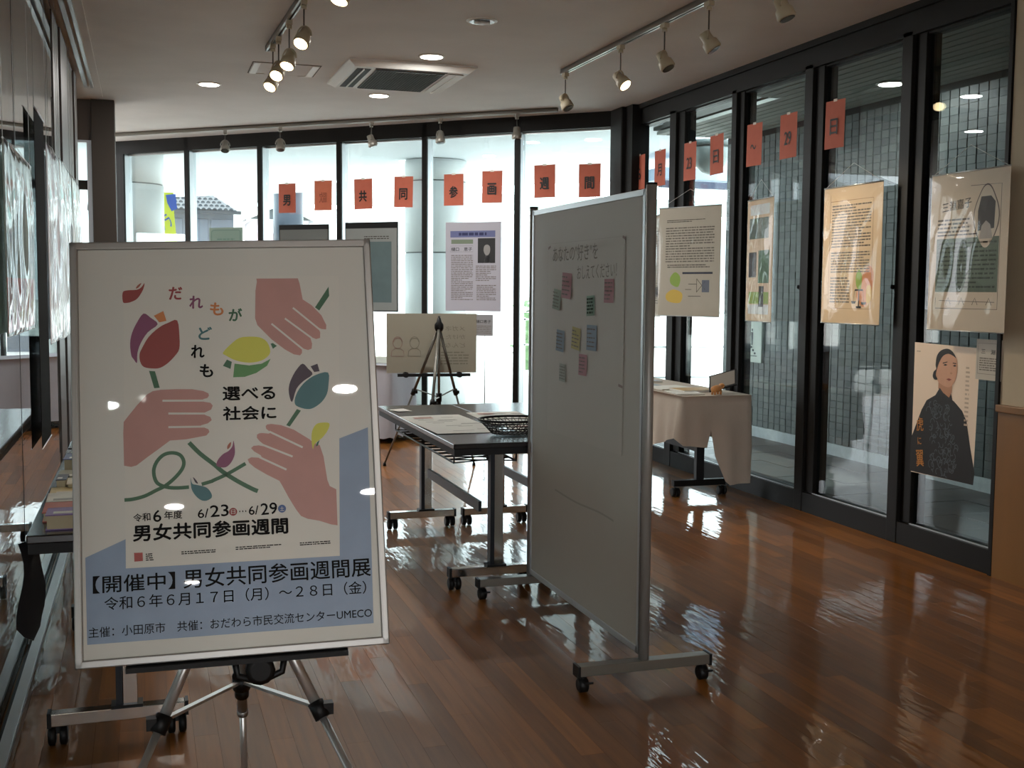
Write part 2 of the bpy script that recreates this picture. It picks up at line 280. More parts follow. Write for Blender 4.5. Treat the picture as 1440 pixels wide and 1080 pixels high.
ART_S=[('cream2',0,3,0.0038,[(0.1404,0.7224),(0.1951,0.6734)]),('cream2',0,3,0.0038,[(0.1226,0.6996),(0.1773,0.6555)]),('cream2',0,3,0.0038,[(0.0941,0.6888),(0.1584,0.631)]),('cream2',0,3,0.0041,[(-0.1334,0.5317),(-0.0458,0.5286)]),('cream2',0,3,0.0041,[(-0.1222,0.5045),(-0.0458,0.5012)]),('cream2',0,3,0.0041,[(-0.1228,0.476),(-0.0497,0.474)]),('cream2',0,3,0.0041,[(0.0813,0.4576),(0.1492,0.4209)]),('cream2',0,3,0.0041,[(0.0644,0.4313),(0.1275,0.4025)]),('cream2',0,3,0.0041,[(0.0596,0.4043),(0.1138,0.3756)]),('dgreen',1,2,0.0074,[(-0.2126,0.3305),(-0.1964,0.3311),(-0.173,0.3362),(-0.1494,0.347),(-0.132,0.3549),(-0.1128,0.3701),(-0.0981,0.3872),(-0.0938,0.4017),(-0.099,0.415),(-0.1099,0.4213),(-0.1241,0.422),(-0.1368,0.4169),(-0.1481,0.4045),(-0.1539,0.3885),(-0.152,0.3706),(-0.1444,0.3589),(-0.1258,0.3513),(-0.1038,0.3493),(-0.0849,0.3499)]),('dgreen',1,2,0.0074,[(-0.0594,0.3542),(-0.0386,0.3595),(-0.0354,0.3611),(-0.0065,0.3731),(0.0304,0.3927)]),('dgreen',1,2,0.0089,[(-0.0825,0.4421),(-0.0609,0.418),(-0.0328,0.3936),(-0.0159,0.3775),(0.012,0.3575),(0.0402,0.3404),(0.0534,0.3338)])]
ART_T=[('令和',(-0.1957,0.2926),(-0.1625,0.2938),0.0163,'ink',1),('6',(-0.1569,0.2939),(-0.1414,0.2944),0.0237,'ink',1),('年度',(-0.1351,0.2943),(-0.0998,0.2948),0.0163,'ink',1),('6/',(-0.0687,0.2936),(-0.0473,0.2945),0.0178,'ink',1),('23',(-0.0436,0.2972),(-0.0071,0.298),0.0237,'ink',1),('…',(0.0144,0.2938),(0.0288,0.2936),0.0037,'ink',0),('6/',(0.0339,0.2941),(0.0535,0.2948),0.0178,'ink',1),('29',(0.0586,0.2955),(0.0914,0.2965),0.0237,'ink',1),('男女共同参画週間',(-0.1966,0.2618),(0.112,0.2592),0.0326,'ink',2),('【開催中】',(-0.2759,0.1635),(-0.1172,0.162),0.034,'ink',0.7),('男女共同参画週間展',(-0.1004,0.1632),(0.2796,0.1625),0.0385,'ink',0.7),('令和６年６月１７日（月）～２８日（金）',(-0.2547,0.1247),(0.2686,0.1205),0.0266,'ink',0.3),('主催：小田原市\u3000共催：おだわら市民交流センターUMECO',(-0.2855,0.0697),(0.278,0.0677),0.0207,'ink',0.2),('選べる',(-0.0113,0.5418),(0.0958,0.5397),0.0281,'ink',2),('社会に',(-0.0118,0.4996),(0.0965,0.4978),0.0281,'ink',2),('だ',(-0.1147,0.7593),(-0.0886,0.7588),0.0266,'tred',2),('れ',(-0.0734,0.7393),(-0.0471,0.7387),0.0266,'purple',2),('も',(-0.0316,0.7238),(-0.0052,0.7231),0.0266,'orange',2),('が',(0.0065,0.7105),(0.033,0.7098),0.0266,'dgreen',2),('ど',(-0.0566,0.6719),(-0.0303,0.6712),0.0266,'teal',2),('れ',(-0.0728,0.6336),(-0.0467,0.6328),0.0266,'ink',2),('も',(-0.0563,0.5923),(-0.0302,0.5913),0.0266,'ink',2),('日',(-0.0022,0.2937),(0.0065,0.2938),0.0089,'cream2',0),('土',(0.0972,0.2944),(0.106,0.2945),0.0089,'cream2',0)]
ART_C=[('tred',(0.0021,0.2938),0.0082),('tblue',(0.1016,0.2945),0.0082)]
ART_SM=[((-0.1733,0.2123),(-0.158,0.212),4),((-0.1033,0.2155),(-0.0353,0.2168),2),((0.0048,0.2185),(0.0973,0.2182),2),((0.1353,0.2187),(0.1987,0.219),2)]
WP={'corn': [(-5.3134,1.1504),(-4.7928,1.1415),(-4.8087,0.4339),(-5.309,0.427)],'dress': [(-5.0979,0.9076),(-5.1254,0.8722),(-5.1955,0.8381),(-5.2351,0.7823),(-5.285,0.6801),(-5.3166,0.6153),(-5.3187,0.4312),(-4.8047,0.4333),(-4.7977,0.4965),(-4.8379,0.6267),(-4.8731,0.7587),(-4.9092,0.8081),(-4.9735,0.8514),(-5.0086,0.8673)],'collar': [(-5.0981,0.9099),(-5.0794,0.892),(-5.0193,0.8547),(-4.9877,0.8616),(-5.0008,0.8912),(-5.0143,0.8668),(-5.0533,0.8826),(-5.0901,0.9145)],'neck': [(-5.1045,0.9603),(-5.1039,0.9094),(-5.0143,0.8684),(-4.9967,0.8993),(-4.9926,0.9458)],'face': [(-5.1047,1.0852),(-5.1095,1.0459),(-5.1277,1.0134),(-5.1412,1.0007),(-5.1316,0.9778),(-5.1132,0.9674),(-5.1036,0.9447),(-5.0464,0.9244),(-5.0064,0.9277),(-4.9741,0.9588),(-4.9597,1.0019),(-4.96,1.0439),(-4.97,1.0815),(-5.0225,1.1053),(-5.08,1.1021)],'hair': [(-4.97,1.0815),(-5.0002,1.1142),(-5.041,1.1274),(-5.0925,1.1154),(-5.1235,1.0841),(-5.1314,1.0367),(-5.1253,1.0136),(-5.1446,0.9981),(-5.1515,0.9724),(-5.1363,0.9563),(-5.1128,0.9596),(-5.1257,0.9783),(-5.1214,1.006),(-5.1006,1.0542),(-5.0733,1.087),(-5.0337,1.1008),(-4.9932,1.0916)],'brow1': [(-5.0747,1.0512),(-5.037,1.0597),(-5.0368,1.0551),(-5.0721,1.0459)],'brow2': [(-4.9945,1.0562),(-4.9673,1.0549),(-4.9682,1.0503),(-4.9943,1.0517)],'eye1': [(-5.0694,1.0391),(-5.0535,1.0456),(-5.0337,1.0414),(-5.0529,1.0355)],'eye2': [(-4.9936,1.0394),(-4.9781,1.0458),(-4.9642,1.0398),(-4.9786,1.0358)],'nose': [(-5.0163,0.9994),(-5.0029,1.005),(-4.9934,0.998),(-5.0045,0.9933)],'mouth': [(-5.0419,0.9651),(-5.0204,0.9714),(-4.9972,0.9662),(-5.0184,0.9576)]}
WT=[('虎',[(-5.2711,0.6979),(-5.2146,0.7044)]),('に',[(-5.2559,0.6069),(-5.2252,0.6108)]),('翼',[(-5.2627,0.5088),(-5.2014,0.5176)])]
# ================================================================ THE SETTING
XG, XL = 4.05, -.45                      # faces of the right window wall and the left glass wall
BW = (-.2855, 13.306); BWR = math.atan2(-.676,.737)       # left end of the slanting back window wall
def bw(x, y=0):                          # point on the back wall: x along it from its left end, y outwards
    return (BW[0]+.737*x+.676*y, BW[1]-.676*x+.737*y)

# ---- floor: varnished planks
fl = holder('floor', label='glossy brown plank floor reflecting the windows')
planks = []
for ci in range(math.floor((-6.2+10)/PLW), math.ceil((4.1+10)/PLW)):
    x0 = ci*PLW-10; par = (ci*.37) % 1.0
    for ri in range(math.floor(-4/PLL), math.ceil(13.4/PLL)+1):
        y0 = (ri-par)*PLL; y1 = y0+PLL
        lim = 13.306+(.676/-.737)*(x0+.2855) if x0 > -.2855 else 13.3
        y1c = min(y1, lim+.06)
        if y1c-y0 < .02 or y0 < -4: continue
        xm = x0+PLW/2; ym = (y0+y1)/2; vis = xm > -.45 and ym > 3.1 and abs((xm-ym*.323)/ym) < .52
        planks.append((ym if vis else 99, x0, y0, y1c))
planks.sort()
_pm = G().box(.0003,PLW-.0003,.0003,PLL-.0003,-.02,0).mesh('plank', FLOORM)
for i, (k, x0, y0, y1) in enumerate(planks[:300]):
    if abs(y1-y0-PLL) < .001: inst('plank', _pm, fl, (x0,y0,0))
    else: G().box(.0003,PLW-.0003,.0003,y1-y0-.0003,-.02,0).build('plank', FLOORM, fl, (x0,y0,0))
g = G()
for k, x0, y0, y1 in planks[300:]: g.box(x0+.0003,x0+PLW-.0003,y0+.0003,y1-.0003,-.02,0)
o = g.build('plank', FLOORM, fl); o['kind'] = 'stuff'
G().box(-6.2,4.1,-12,13.4,-.06,-.021).build('subfloor', M('joint_brown','#3a2413',.7), fl)
G().box(-6.2,4.1,-12,-4,-.02,0).build('floor_behind', FLOORM, fl)

# ---- ceiling
g = G(); z0 = 3.0
pts = [(-6.2,-12),(4.13,-12),(4.13,9.3),bw(0),(-6.2,13.3)]
lo = [g.bm.verts.new((x,y,z0)) for x,y in pts]; hi_ = [g.bm.verts.new((x,y,z0+.25)) for x,y in pts]
g.bm.faces.new(lo[::-1]); g.bm.faces.new(hi_)
for i in range(5): g.bm.faces.new((lo[i],lo[(i+1)%5],hi_[(i+1)%5],hi_[i]))
struct(g.build('ceiling', ceil_m), 'pale papered ceiling, flat, with recessed lights and spotlight tracks')

# ---- back window wall: posts, head, sill, six and a half windows
bk = holder('wall_back', (BW[0],BW[1],0), BWR, 'slanting wall of tall windows at the far end')
XM = [.07,.96,1.905,2.865,3.83,4.80]      # left edges of the dark post faces, local x
for x in XM:
    xm = x if x > .5 else .0
    G().box(x,x+.055,0,.025,0,3,.002).build('post', frame_m, bk)
    G().box(x+.004,x+.053,.025,.13,0,3).build('post', alu_m, bk, label='pale aluminium side of the window post')
G().box(-.1,5.95,.0,.13,2.862,3.0).build('head_rail', frame_m, bk)
G().box(-.1,5.95,.0,.13,0,.10).build('sill', frame_m, bk)
G().box(-.1,5.95,.03,.12,.10,.112).build('sill_trim', alu_m, bk)
edges = [.07]+[x for x in XM[1:]]+[5.80]
for i in range(6):
    a = (XM[i]+.055); b_ = XM[i+1] if i < 5 else 5.77
    h = holder('window_%d' % (i+1), (*bw(a,.085),.112), BWR)
    G().box(0,b_-a,0,.008,0,2.75).build('pane', GLASS, h)
    G().box(0,b_-a,-.012,.02,2.735,2.75).build('glazing_bead', alu_m, h)
G().box(-.1,.07,0,.13,0,3).build('post', frame_m, bk)
# corner post
c0 = holder('trim_1', (0,0,0))
G().box(3.93,4.13,9.17,9.42,0,3,.01).build('corner_post', frame_m, c0, label='dark post where the two window walls meet')
G().box(3.97,4.13,9.03,9.17,0,3).build('corner_post', frame_m, c0)

# ---- right window wall
rw = holder('wall_right', (0,0,0), label='dark framed wall of sliding windows on the right')
POST = [(8.236,8.456),(7.301,7.437),(6.301,6.482),(5.321,5.496),(4.60,4.66)]
for a, b_ in POST:
    G().box(XG-.005,4.17,(a+b_)/2+.0,b_,0,2.86,.003).build('post', frame_m, rw)
    G().box(XG+.02,4.17,a,(a+b_)/2,0,2.86,.003).build('post', frame_m, rw)
    G().box(XG+.045,4.12,a-.004,a,.13,2.80).build('gasket', black_m, rw)
G().box(XG-.005,4.19,4.55,9.3,2.835,3.0).build('head_rail', frame_m, rw)
G().box(XG-.03,XG-.004,4.55,9.3,2.96,3.0).build('head_trim', frame_m, rw)
G().box(XG,4.19,4.55,9.3,0,.125).build('kick_rail', frame_m, rw)
G().box(XG+.02,XG+.03,4.62,9.1,.125,.131).build('sill_trim', alu_m, rw)
ys = [(8.456,9.05),(7.437,8.236),(6.482,7.301),(5.496,6.301),(4.66,5.321)]
for i, (a, b_) in enumerate(ys):
    h = holder('window_%d' % (i+7), (4.10,a,.125), PI/2)
    G().box(0,b_-a,-.004,.004,0,2.72).build('pane', GLASS_R, h)
    if i: G().cyl((.07 if i != 1 else b_-a-.08,.0045,1.33),(.07 if i != 1 else b_-a-.08,.02,1.33),.014).build('lock_knob', black_m, h)
    G().box(0,b_-a,-.02,.02,2.70,2.72).build('glazing_bead', frame_m, h)
# plain wall nearer the camera
pw_ = holder('wall_front', (0,0,0), label='cream wall above light brown wainscot at the right edge')
G().box(4.045,4.2,-12,4.62,.86,3.0).build('plaster', cream_m, pw_)
G().box(4.035,4.2,-12,4.62,0,.835).build('wainscot', wain_m, pw_, label='brown wood wainscot')
G().box(4.02,4.2,-12,4.625,.835,.872,.004).build('cap_rail', wain_m, pw_)
G().box(4.035,4.19,4.625,4.65,0,3.0).build('end_trim', frame_m, pw_)

# ---- left glass wall
lw = holder('wall_left', (0,0,0), label='full height glass wall on the left with aluminium track')
G().box(-.448,-.412,-.5,6.9,0,.022,.002).build('sill_track', alu_m, lw)
G().box(-.462,-.448,-.5,6.9,0,.008).build('track_groove', black_m, lw)
for a, b_ in ((.5,1.9),(1.905,3.3),(3.305,4.8),(4.805,6.9)):
    G().box(-.474,-.466,a,b_,.0,2.95).build('glass_panel', GLASS, lw)
for y in (1.9025,3.3025,4.8025): G().box(-.475,-.465,y-.003,y+.003,.0,2.95).build('joint', black_m, lw)
G().box(-.52,-.475,-.5,9.3,2.95,3.0).build('head_rail', frame_m, lw)
# hanging rails above the posters
for x, wd in ((-.405,.014),(-.36,.010)):
    G().box(x-wd,x+wd,.5,9.6,2.965,2.985).build('picture_rail', alu_m, lw)
G().box(-.455,-.30,.5,10.2,2.985,2.998).build('rail_cover', ceil_m, lw)
# bronze door leaves further along
for i, (a, b_) in enumerate(((6.9,7.35),(7.36,8.0),(8.01,8.75),(8.76,9.05))):
    G().box(-.53+.012*(i%2),-.46+.012*(i%2),a,b_,0,2.95,.004).build('door_leaf', brown_m, lw)
G().box(-.47,-.46,8.0,8.02,0,2.95).build('joint', black_m, lw)
# pillar and the small window between it and the left wall
pl_ = holder('trim_2', (0,0,0))
G().box(-.405,-.215,10.38,10.62,0,3.0,.006).build('pillar', M('pillar_bronze','#352d25',.5,.15), pl_, label='dark brown square pillar reaching the ceiling')
h = holder('window_12', (-1.1,10.45,0), 0)
G().box(0,.7,-.03,.05,2.66,3.0).build('header', brown_m, h); G().box(0,.7,-.03,.05,2.64,2.66).build('head_trim', alu_m, h)
G().box(0,.7,-.005,.005,1.0,2.64).build('pane', GLASS, h); G().box(0,.7,-.03,.05,0,1.0).build('sill', frame_m, h)  # sill built high, out of view, to cut forecourt glare in the reflections
G().box(.655,.695,-.03,.05,1.0,2.64).build('jamb', alu_m, h); G().box(-5,0,-.03,.05,0,3.0).build('side_panel', brown_m, h)
G().box(0,.7,.4,.46,2.28,2.36).build('cross_bar', frame_m, h)

# ---- far walls of the hall (behind the camera and beyond the left glass)
fw = holder('wall_rear', (0,0,0))
G().box(-6.4,-6.2,-12,13.3,0,1.0).build('low_wall', cream_m, fw); G().box(-6.4,-6.2,-12,13.3,2.3,3).build('upper_wall', cream_m, fw)
for k in range(9): G().box(-6.4,-6.2,-12+k*3.1,-9.9+k*3.1,1.0,2.3).build('pier', cream_m, fw)
G().box(-6.4,-4.6,-12.2,-12,0,3).build('end_wall', cream_m, fw); G().box(3.2,4.2,-12.2,-12,0,3).build('end_wall', cream_m, fw); G().box(-4.6,3.2,-12.2,-12,2.6,3).build('daylight_gap_header', cream_m, fw)  # unseen opening between the end walls, added so daylight fills the room from behind
for k in range(5): G().box(-4.6+k*1.935,-4.54+k*1.935,-12.1,-12.02,0,2.6).build('daylight_gap_post', frame_m, fw)  # posts standing in the added daylight opening
G().box(4.2,6.2,-12.2,-12,-.05,3).build('passage_light_block', cream_m, fw)  # unseen wall added to shut sky light out of the passage
G().box(-6.3,-.9,-.6,-.5,0,3).build('cross_wall', M('grey_panel','#5b5a58',.7), fw)

# ---- covered passage outside the right windows
px = holder('path_outside', (0,0,0), label='dark paved covered passage outside the windows')
dkstone = M('dark_paving', '#3a3b39', .45, var=.25, vscale=5, spec=.3)
nx, ny = 4, 18
for i in range(4):
    for j in range(22):
        G().box(4.20+i*.41+.003,4.20+(i+1)*.41-.003,2.0+j*.41+.003,2.0+(j+1)*.41-.003,-.05,-.02+.001*((i+j)%2)).build('paving_slab', dkstone, px)
G().box(4.2,5.84,-12,2.0,-.05,-.02).build('paving_bed', dkstone, px)
sf = holder('ceiling_outside', (0,0,0), label='slatted soffit over the passage outside')
slm = M('soffit_slat', '#8d9089', .7)
for i in range(15):
    G().box(4.22+i*.108,4.22+i*.108+.088,-12,8.35 if i < 7 else 10.7,3.0,3.03).build('slat', slm, sf)
G().box(4.96,6.1,8.4,10.75,3.045,3.2).build('soffit_board', M('soffit_back','#43443f',.8), sf); G().box(4.13,6.1,-12,8.4,3.045,3.2).build('soffit_board', M('soffit_back','#43443f',.8), sf)
tw = holder('wall_outside', (0,0,0), label='grey green tiled wall beyond the right windows')
tile_m = [M('tile_a','#4e5250',.5,var=.15,vscale=9), M('tile_b','#585c59',.5,var=.15,vscale=9), M('tile_c','#464a48',.5,var=.15,vscale=9)]
G().box(5.812,6.05,-12,10.75,-.05,3.05).build('grout_wall', M('grout','#1e2120',.9), tw)
TW_, TH_ = .104, .0635
tme = [G().box(0,.014,.0022,TW_-.009,.0012,TH_-.0012).mesh('tile', m) for m in tile_m]
cells = [(5.0+c*TW_, .085+r*TH_) for c in range(55) for r in range(45)]
cells.sort(key=lambda q: (not 6.25 < q[0] < 7.0, q[0]))
gs = [G() for _ in tile_m]
for i, (y, z) in enumerate(cells):
    k = random.randrange(3); dx = -random.random()*.004
    if i < 300: inst('tile', tme[k], tw, (5.80+dx,y,z))
    else: gs[k].box(5.80+dx,5.813,y+.0022,y+TW_-.009,z+.0012,z+TH_-.0012)
for k in range(3): o = gs[k].build('tile', tile_m[k], tw); o['kind'] = 'stuff'
G().box(5.785,5.81,3.6,10.75,-.02,.082).build('skirting', M('white_skirting','#c4c8ca',.5,var=.15,vscale=14), tw, label='white skirting along the tiled wall')
sgn = thing('direction_sign', 'white vertical sign with toilet, lift and stairs symbols on the tiled wall outside', 'sign', (5.79,10.50,.72), -PI/2)
G().box(0,.58,-.008,.012,0,1.32).build('board', M('sign_white','#c9cfc6',.6), sgn)
si = M('sign_ink','#1c2430',.6)
text(sgn,'WC',(.27,1.0),(.5,1.0),.09,si,1,y=-.0095)
for (x0,z0,s_) in ((.27,.72,.2),(.27,.46,.2)):
    g = G()
    for q in ([(x0,z0),(x0+s_,z0),(x0+s_,z0+.008),(x0,z0+.008)],[(x0,z0+s_),(x0+s_,z0+s_),(x0+s_,z0+s_+.008),(x0,z0+s_+.008)],[(x0,z0),(x0+.008,z0),(x0+.008,z0+s_),(x0,z0+s_)],[(x0+s_,z0),(x0+s_+.008,z0),(x0+s_+.008,z0+s_),(x0+s_,z0+s_)]): g.flat(q,-.0095)
    if z0 > .6: g.flat([(x0+.085,z0+.03),(x0+.115,z0+.03),(x0+.115,z0+.11),(x0+.085,z0+.11)],-.0095); g.flat([(x0+.04,z0+.1),(x0+.16,z0+.1),(x0+.1,z0+.17)],-.0095)
    else:
        for k in range(3): g.flat([(x0+.04+k*.045,z0+.03),(x0+.07+k*.045,z0+.03),(x0+.07+k*.045,z0+.13),(x0+.04+k*.045,z0+.13)],-.0095); g.flat([(x0+.043+k*.045,z0+.14),(x0+.067+k*.045,z0+.14),(x0+.055+k*.045,z0+.165)],-.0095)
    g.build('pictogram', si, sgn)
g = G(); g.flat([(.25,.06),(.5,.06),(.5,.068),(.25,.068)],-.0095); g.flat([(.25,.42),(.5,.42),(.5,.428),(.25,.428)],-.0095)
for k in range(5): g.flat([(.44-k*.035,.08+k*.03),(.475-k*.035,.08+k*.03),(.475-k*.035,.1+k*.03),(.44-k*.035,.1+k*.03)],-.0095)
g.flat([(.385,.17),(.41,.17),(.42,.3),(.375,.3)],-.0095); g.flat([(.385,.31),(.41,.31),(.41,.335),(.385,.335)],-.0095); g.build('stairs_pictogram', si, sgn)
text(sgn,'1F',(.3,1.2),(.42,1.2),.05,M('sign_red','#a03428',.6),1,y=-.0095)

# ================================================================ OUTDOORS
pale = M('pale_concrete','#d0cec8',.9,var=.08,vscale=.8)
struct(G().box(-60,80,-40,140,-.12,-.06).build('ground', pale), 'sunlit pale forecourt outside the windows')
cn = holder('roof_canopy', (BW[0],BW[1],0), BWR, 'broad pale canopy over the forecourt')
G().box(-9,5.75,.2,7.0,3.08,3.4).build('soffit', M('canopy_soffit','#dfe6ec',.7), cn)
for x, y in ((1.7,3.4),(4.7,2.3),(-.7,5.5)): G().cyl((x,y,3.08),(x,y,3.07),.09).build('canopy_light', M('canopy_lamp','#ffffff',.5,emit='#ffffff',es=6), cn)
colm = M('column_panels','#e6eaea',.5)
def column(name, label, x, y, r, z1, mat, seams=()):
    t = thing(name, label, 'column', (x,y,-.06))
    zs = [0]+[s for s in seams]+[z1+.06]
    for a, b_ in zip(zs, zs[1:]): G().cyl((0,0,a+.008),(0,0,b_-.008),r,n=40).build('drum', mat, t)
    G().cyl((0,0,0),(0,0,z1+.05),r-.015,n=32).build('core', M('seam_grey','#7d8484',.8), t)
    return t
column('round_column','pale round column outside, behind the middle orange papers',3.62,14.5,.40,3.08,colm,(1.0,1.95,2.86))
column('round_column','pale round column outside the leftmost back window beside the dark pillar',-.17,14.75,.42,3.08,colm,(1.0,1.95,2.72))
column('steel_column','slim shiny steel column far outside, behind the leftmost orange paper',2.62,22,.28,3.3,M('steel_blue','#2a323c',.3,.5),(1.6,))
for k in range(7): pass
# dome lamp and beam seen through the right windows
t = thing('hanging_dome', 'grey dome shaped fixture outside, behind the paper reading 23', 'fixture', (6.0,11.5,3.05))
G().lathe((0,0,.0),(0,0,-1),[(0,.2),(.06,.215),(.15,.205),(.24,.16),(.31,.09),(.335,.02)],24).build('bowl', M('dome_grey','#707a78',.4,.3), t)
G().bar((-.1,-.75,.04),(0,0,.02),.08,.05).build('wall_arm', M('collar_grey','#4f5857',.5), t); G().cyl((0,0,.03),(0,0,-.03),.24,n=24).build('collar', M('collar_grey','#4f5857',.5), t)
bmn = holder('beam_outside', (0,0,0), label='dark blue edge beam outside the right windows')
G().box(5.9,7.6,12.5,12.62,2.66,2.74).build('beam', M('beam_blue','#333a52',.6), bmn)
G().box(5.9,7.6,12.55,13.3,2.76,2.90).build('eave_panel', M('eave_blue','#a9bfd8',.6), bmn)
# houses across the street
tr_m = M('roof_tile','#33383f',.6); rows = []
hs = thing('tiled_house', 'grey house with a dark tiled roof across the street, behind the banner', 'house', (-.9,28,-.06))
G().box(0,2.95,0,3,0,3.25).build('wall', M('house_grey','#6b7078',.8), hs)
for k in range(5): G().box(.1+k*.58,.62+k*.58,-.03,0,1.9,3.1,.01).build('wall_panel', M('panel_grey','#565c66',.5), hs)
rr = G().box(-.3,3.1,-.35,-.3,3.2,3.28).build('eave', M('eave_dark','#2b2e33',.7), hs)
rf = bpy.data.objects.new('roof', G().box(-.3,3.0,-.3,1.6,3.26,3.3).mesh('roof', tr_m)); COL.objects.link(rf); rf.parent = hs
tl = G().lathe((0,0,0),(0,1,0),[(0,.05),(.2,.045)],8).mesh('roof_tile', tr_m)
for r in range(6):
    for c_ in range(26):
        x = -.25+c_*.125+(r%2)*.06
        if x < 2.95-r*.12: inst('roof_tile', tl, rf, (x,-.3+r*.17,3.3+r*.09))
g = G().box(-.3,2.6,-.3,1.2,3.3,3.31); g.face([(-.3,-.3,3.3),(3.0,-.3,3.3),(2.3,.75,3.86),(-.3,.75,3.86)]); g.build('roof_slope', tr_m, hs)
G().box(0,2.95,-.04,-.0,0.5,1.5).build('lower_band', M('house_pink','#a48d92',.8), hs)
h2 = thing('small_house', 'white gabled house across the street, right of the tiled house', 'house', (2.30,26,-.06))
G().box(0,1.25,0,2,0,3.0).build('wall', M('house_white','#d3c8cd',.8), h2)
g = G(); g.bar((-.15,-.2,3.0),(.6,-.2,3.35),.1,.06); g.bar((.6,-.2,3.35),(1.4,-.2,2.98),.1,.06); g.build('gable_trim', white_m, h2)
g = G(); g.face([(-.1,-.15,3.0),(1.35,-.15,3.0),(.6,-.15,3.32)]); g.build('gable', M('gable_dark','#4b4f52',.7), h2)
g = G(); g.face([(-.15,-.2,3.0),(.6,-.2,3.35),(.6,2,3.35),(-.15,2,3.0)]); g.face([(.6,-.2,3.35),(1.4,-.2,2.98),(1.4,2,2.98),(.6,2,3.35)]); g.build('roof', M('roof_grey','#8d9196',.7), h2)
for k in range(9): G().box(.1+k*.12,.2+k*.12,-.03,0,.3,2.7).build('siding_board', M('siding','#c9b3b9',.8), h2)
h3 = thing('white_building', 'long white building with a pale green roof band far behind the orange papers', 'building', (3.2,45,-.06))
G().box(0,26,0,6,0,4.6).build('wall', M('bright_wall','#e8e8e6',.8), h3)
G().box(-.4,26.5,-.6,0,4.75,5.35).build('roof_band', M('roof_teal','#9fb8b4',.6), h3)
for k in range(8): G().box(1+k*3.1,2.6+k*3.1,-.05,0,1.2,3.6).build('window', M('far_window','#b9c7d2',.3), h3)
text(h3,'KI',(13.35,4.5),(14.1,4.5),.38,M('sign_blue','#6d86ac',.6),1,y=-.62)
# banner
bn = thing('banner_flag', 'tall yellow banner with a blue top and blue lettering outside the back window', 'banner', (.19,18,-.06))
G().cyl((0,0,0),(.02,0,3.0),.012).build('pole', white_m, bn)
ym = M('banner_yellow','#c9d23c',.8); bmq = M('banner_blue','#1e4fa8',.8)
G().grid(6,14,lambda u,v:(.02+u*.26+.03*math.sin(v*5),.02*math.sin(v*9+u*3),1.3+v*1.6)).build('cloth', ym, bn)
G().flat([(.14,2.86),(.28,2.88),(.30,2.66),(.22,2.62),(.16,2.74)],-.03).build('blue_patch', bmq, bn)
text(bn,'ソラ',(.05,2.4),(.2,2.5),.2,bmq,1,y=-.035); text(bn,'イロ',(.1,2.0),(.25,2.1),.2,bmq,1,y=-.035)
# hedge, low fence, parked van
def leafy(name, label, x, y, w_, d_, h_, seed):
    rnd = random.Random(seed); g = G()
    for i in range(260):
        cx, cy, cz = rnd.random()*w_, rnd.random()*d_, .1+rnd.random()*h_
        a = rnd.random()*PI; s_ = rnd.uniform(.05,.12); v = Vector((math.cos(a),math.sin(a),rnd.uniform(-.5,.5))).normalized()
        p = v.orthogonal().normalized(); c = Vector((cx,cy,cz)); g.face([c-v*s_,c+p*s_*.5,c+v*s_,c-p*s_*.5])
    g.box(.1,w_-.1,.1,d_-.1,0,h_*.85); o = g.build(name, M('leaf_green','#6f8a62',.8,var=.3,vscale=12), None, (x,y,-.06)); return tag(o, label, 'hedge')
leafy('clipped_hedge','green hedge outside, seen in the gap left of the whiteboard',6.6,20,1.6,.6,1.25,3)
lf = thing('low_fence', 'low white railing outside with a small sign, beside the green hedge', 'fence', (6.4,19.2,-.06))
for k in range(6): G().box(k*.3,k*.3+.04,0,.04,0,1.0).build('post', white_m, lf)
for z in (.5,.95): G().box(0,1.54,0,.03,z,z+.03).build('rail', white_m, lf)
G().box(.1,.5,-.02,0,.55,.9).build('sign_board', white_m, lf); text(lf,'日',(.2,.72),(.36,.72),.22,M('sign_grey','#4b5a50',.7),1,y=-.025)
vn = thing('rail_barrier', 'pale horizontal railing in the glare outside the right windows', 'barrier', (6.0,13.6,-.06))
for k in range(5): G().cyl((k*.8,0,0),(k*.8,0,1.25),.02).build('post', alu_m, vn)
for z in (.35,.75,1.2): G().cyl((0,0,z),(3.2,0,z),.015).build('rail', alu_m, vn)
# ================================================================ CEILING FITTINGS
lamp_on = M('lamp_disc','#ffffff',.5,emit='#fff6ea',es=14); lampw = M('spot_glow','#ffffff',.5,emit='#ffe2ae',es=16)
lens_off = M('lens_off','#3c3a36',.2); trim_m = M('lamp_trim','#dcdad4',.4)
def downlight(x, y, on, label, energy=26):
    t = thing('downlight', label, 'ceiling light', (x,y,3.0), 0, 'recessed ceiling downlights')
    G().lathe((0,0,0),(0,0,-1),[(0,.092),(.004,.092),(.007,.078)],28).build('trim_ring', trim_m, t)
    G().cyl((0,0,-.0075),(0,0,-.009),.074,n=28).build('lens', lamp_on if on else lens_off, t)
    if on:
        d = bpy.data.lights.new('downlight_beam','AREA'); d.shape = 'DISK'; d.size = .15; d.energy = energy; d.color = (1,.97,.93)
        l = bpy.data.objects.new('downlight_beam', d); COL.objects.link(l); l.parent = t; l.location = (0,0,-.012)
    return t
downlight(1.886,7.68,1,'lit round downlight just in front of the ceiling air conditioner')
downlight(1.855,9.35,1,'lit round downlight behind the ceiling air conditioner, towards the windows')
downlight(.507,9.30,1,'lit round downlight at the left of the ceiling near the dark pillar')
t = downlight(1.921,6.58,0,'unlit adjustable downlight near the top edge, nearer than the lit ones')
G().cyl((-.03,0,-.009),(-.03,0,-.02),.018).cyl((.03,0,-.009),(.03,0,-.02),.018).cyl((0,0,-.009),(0,0,-.02),.022).build('led_module', trim_m, t)
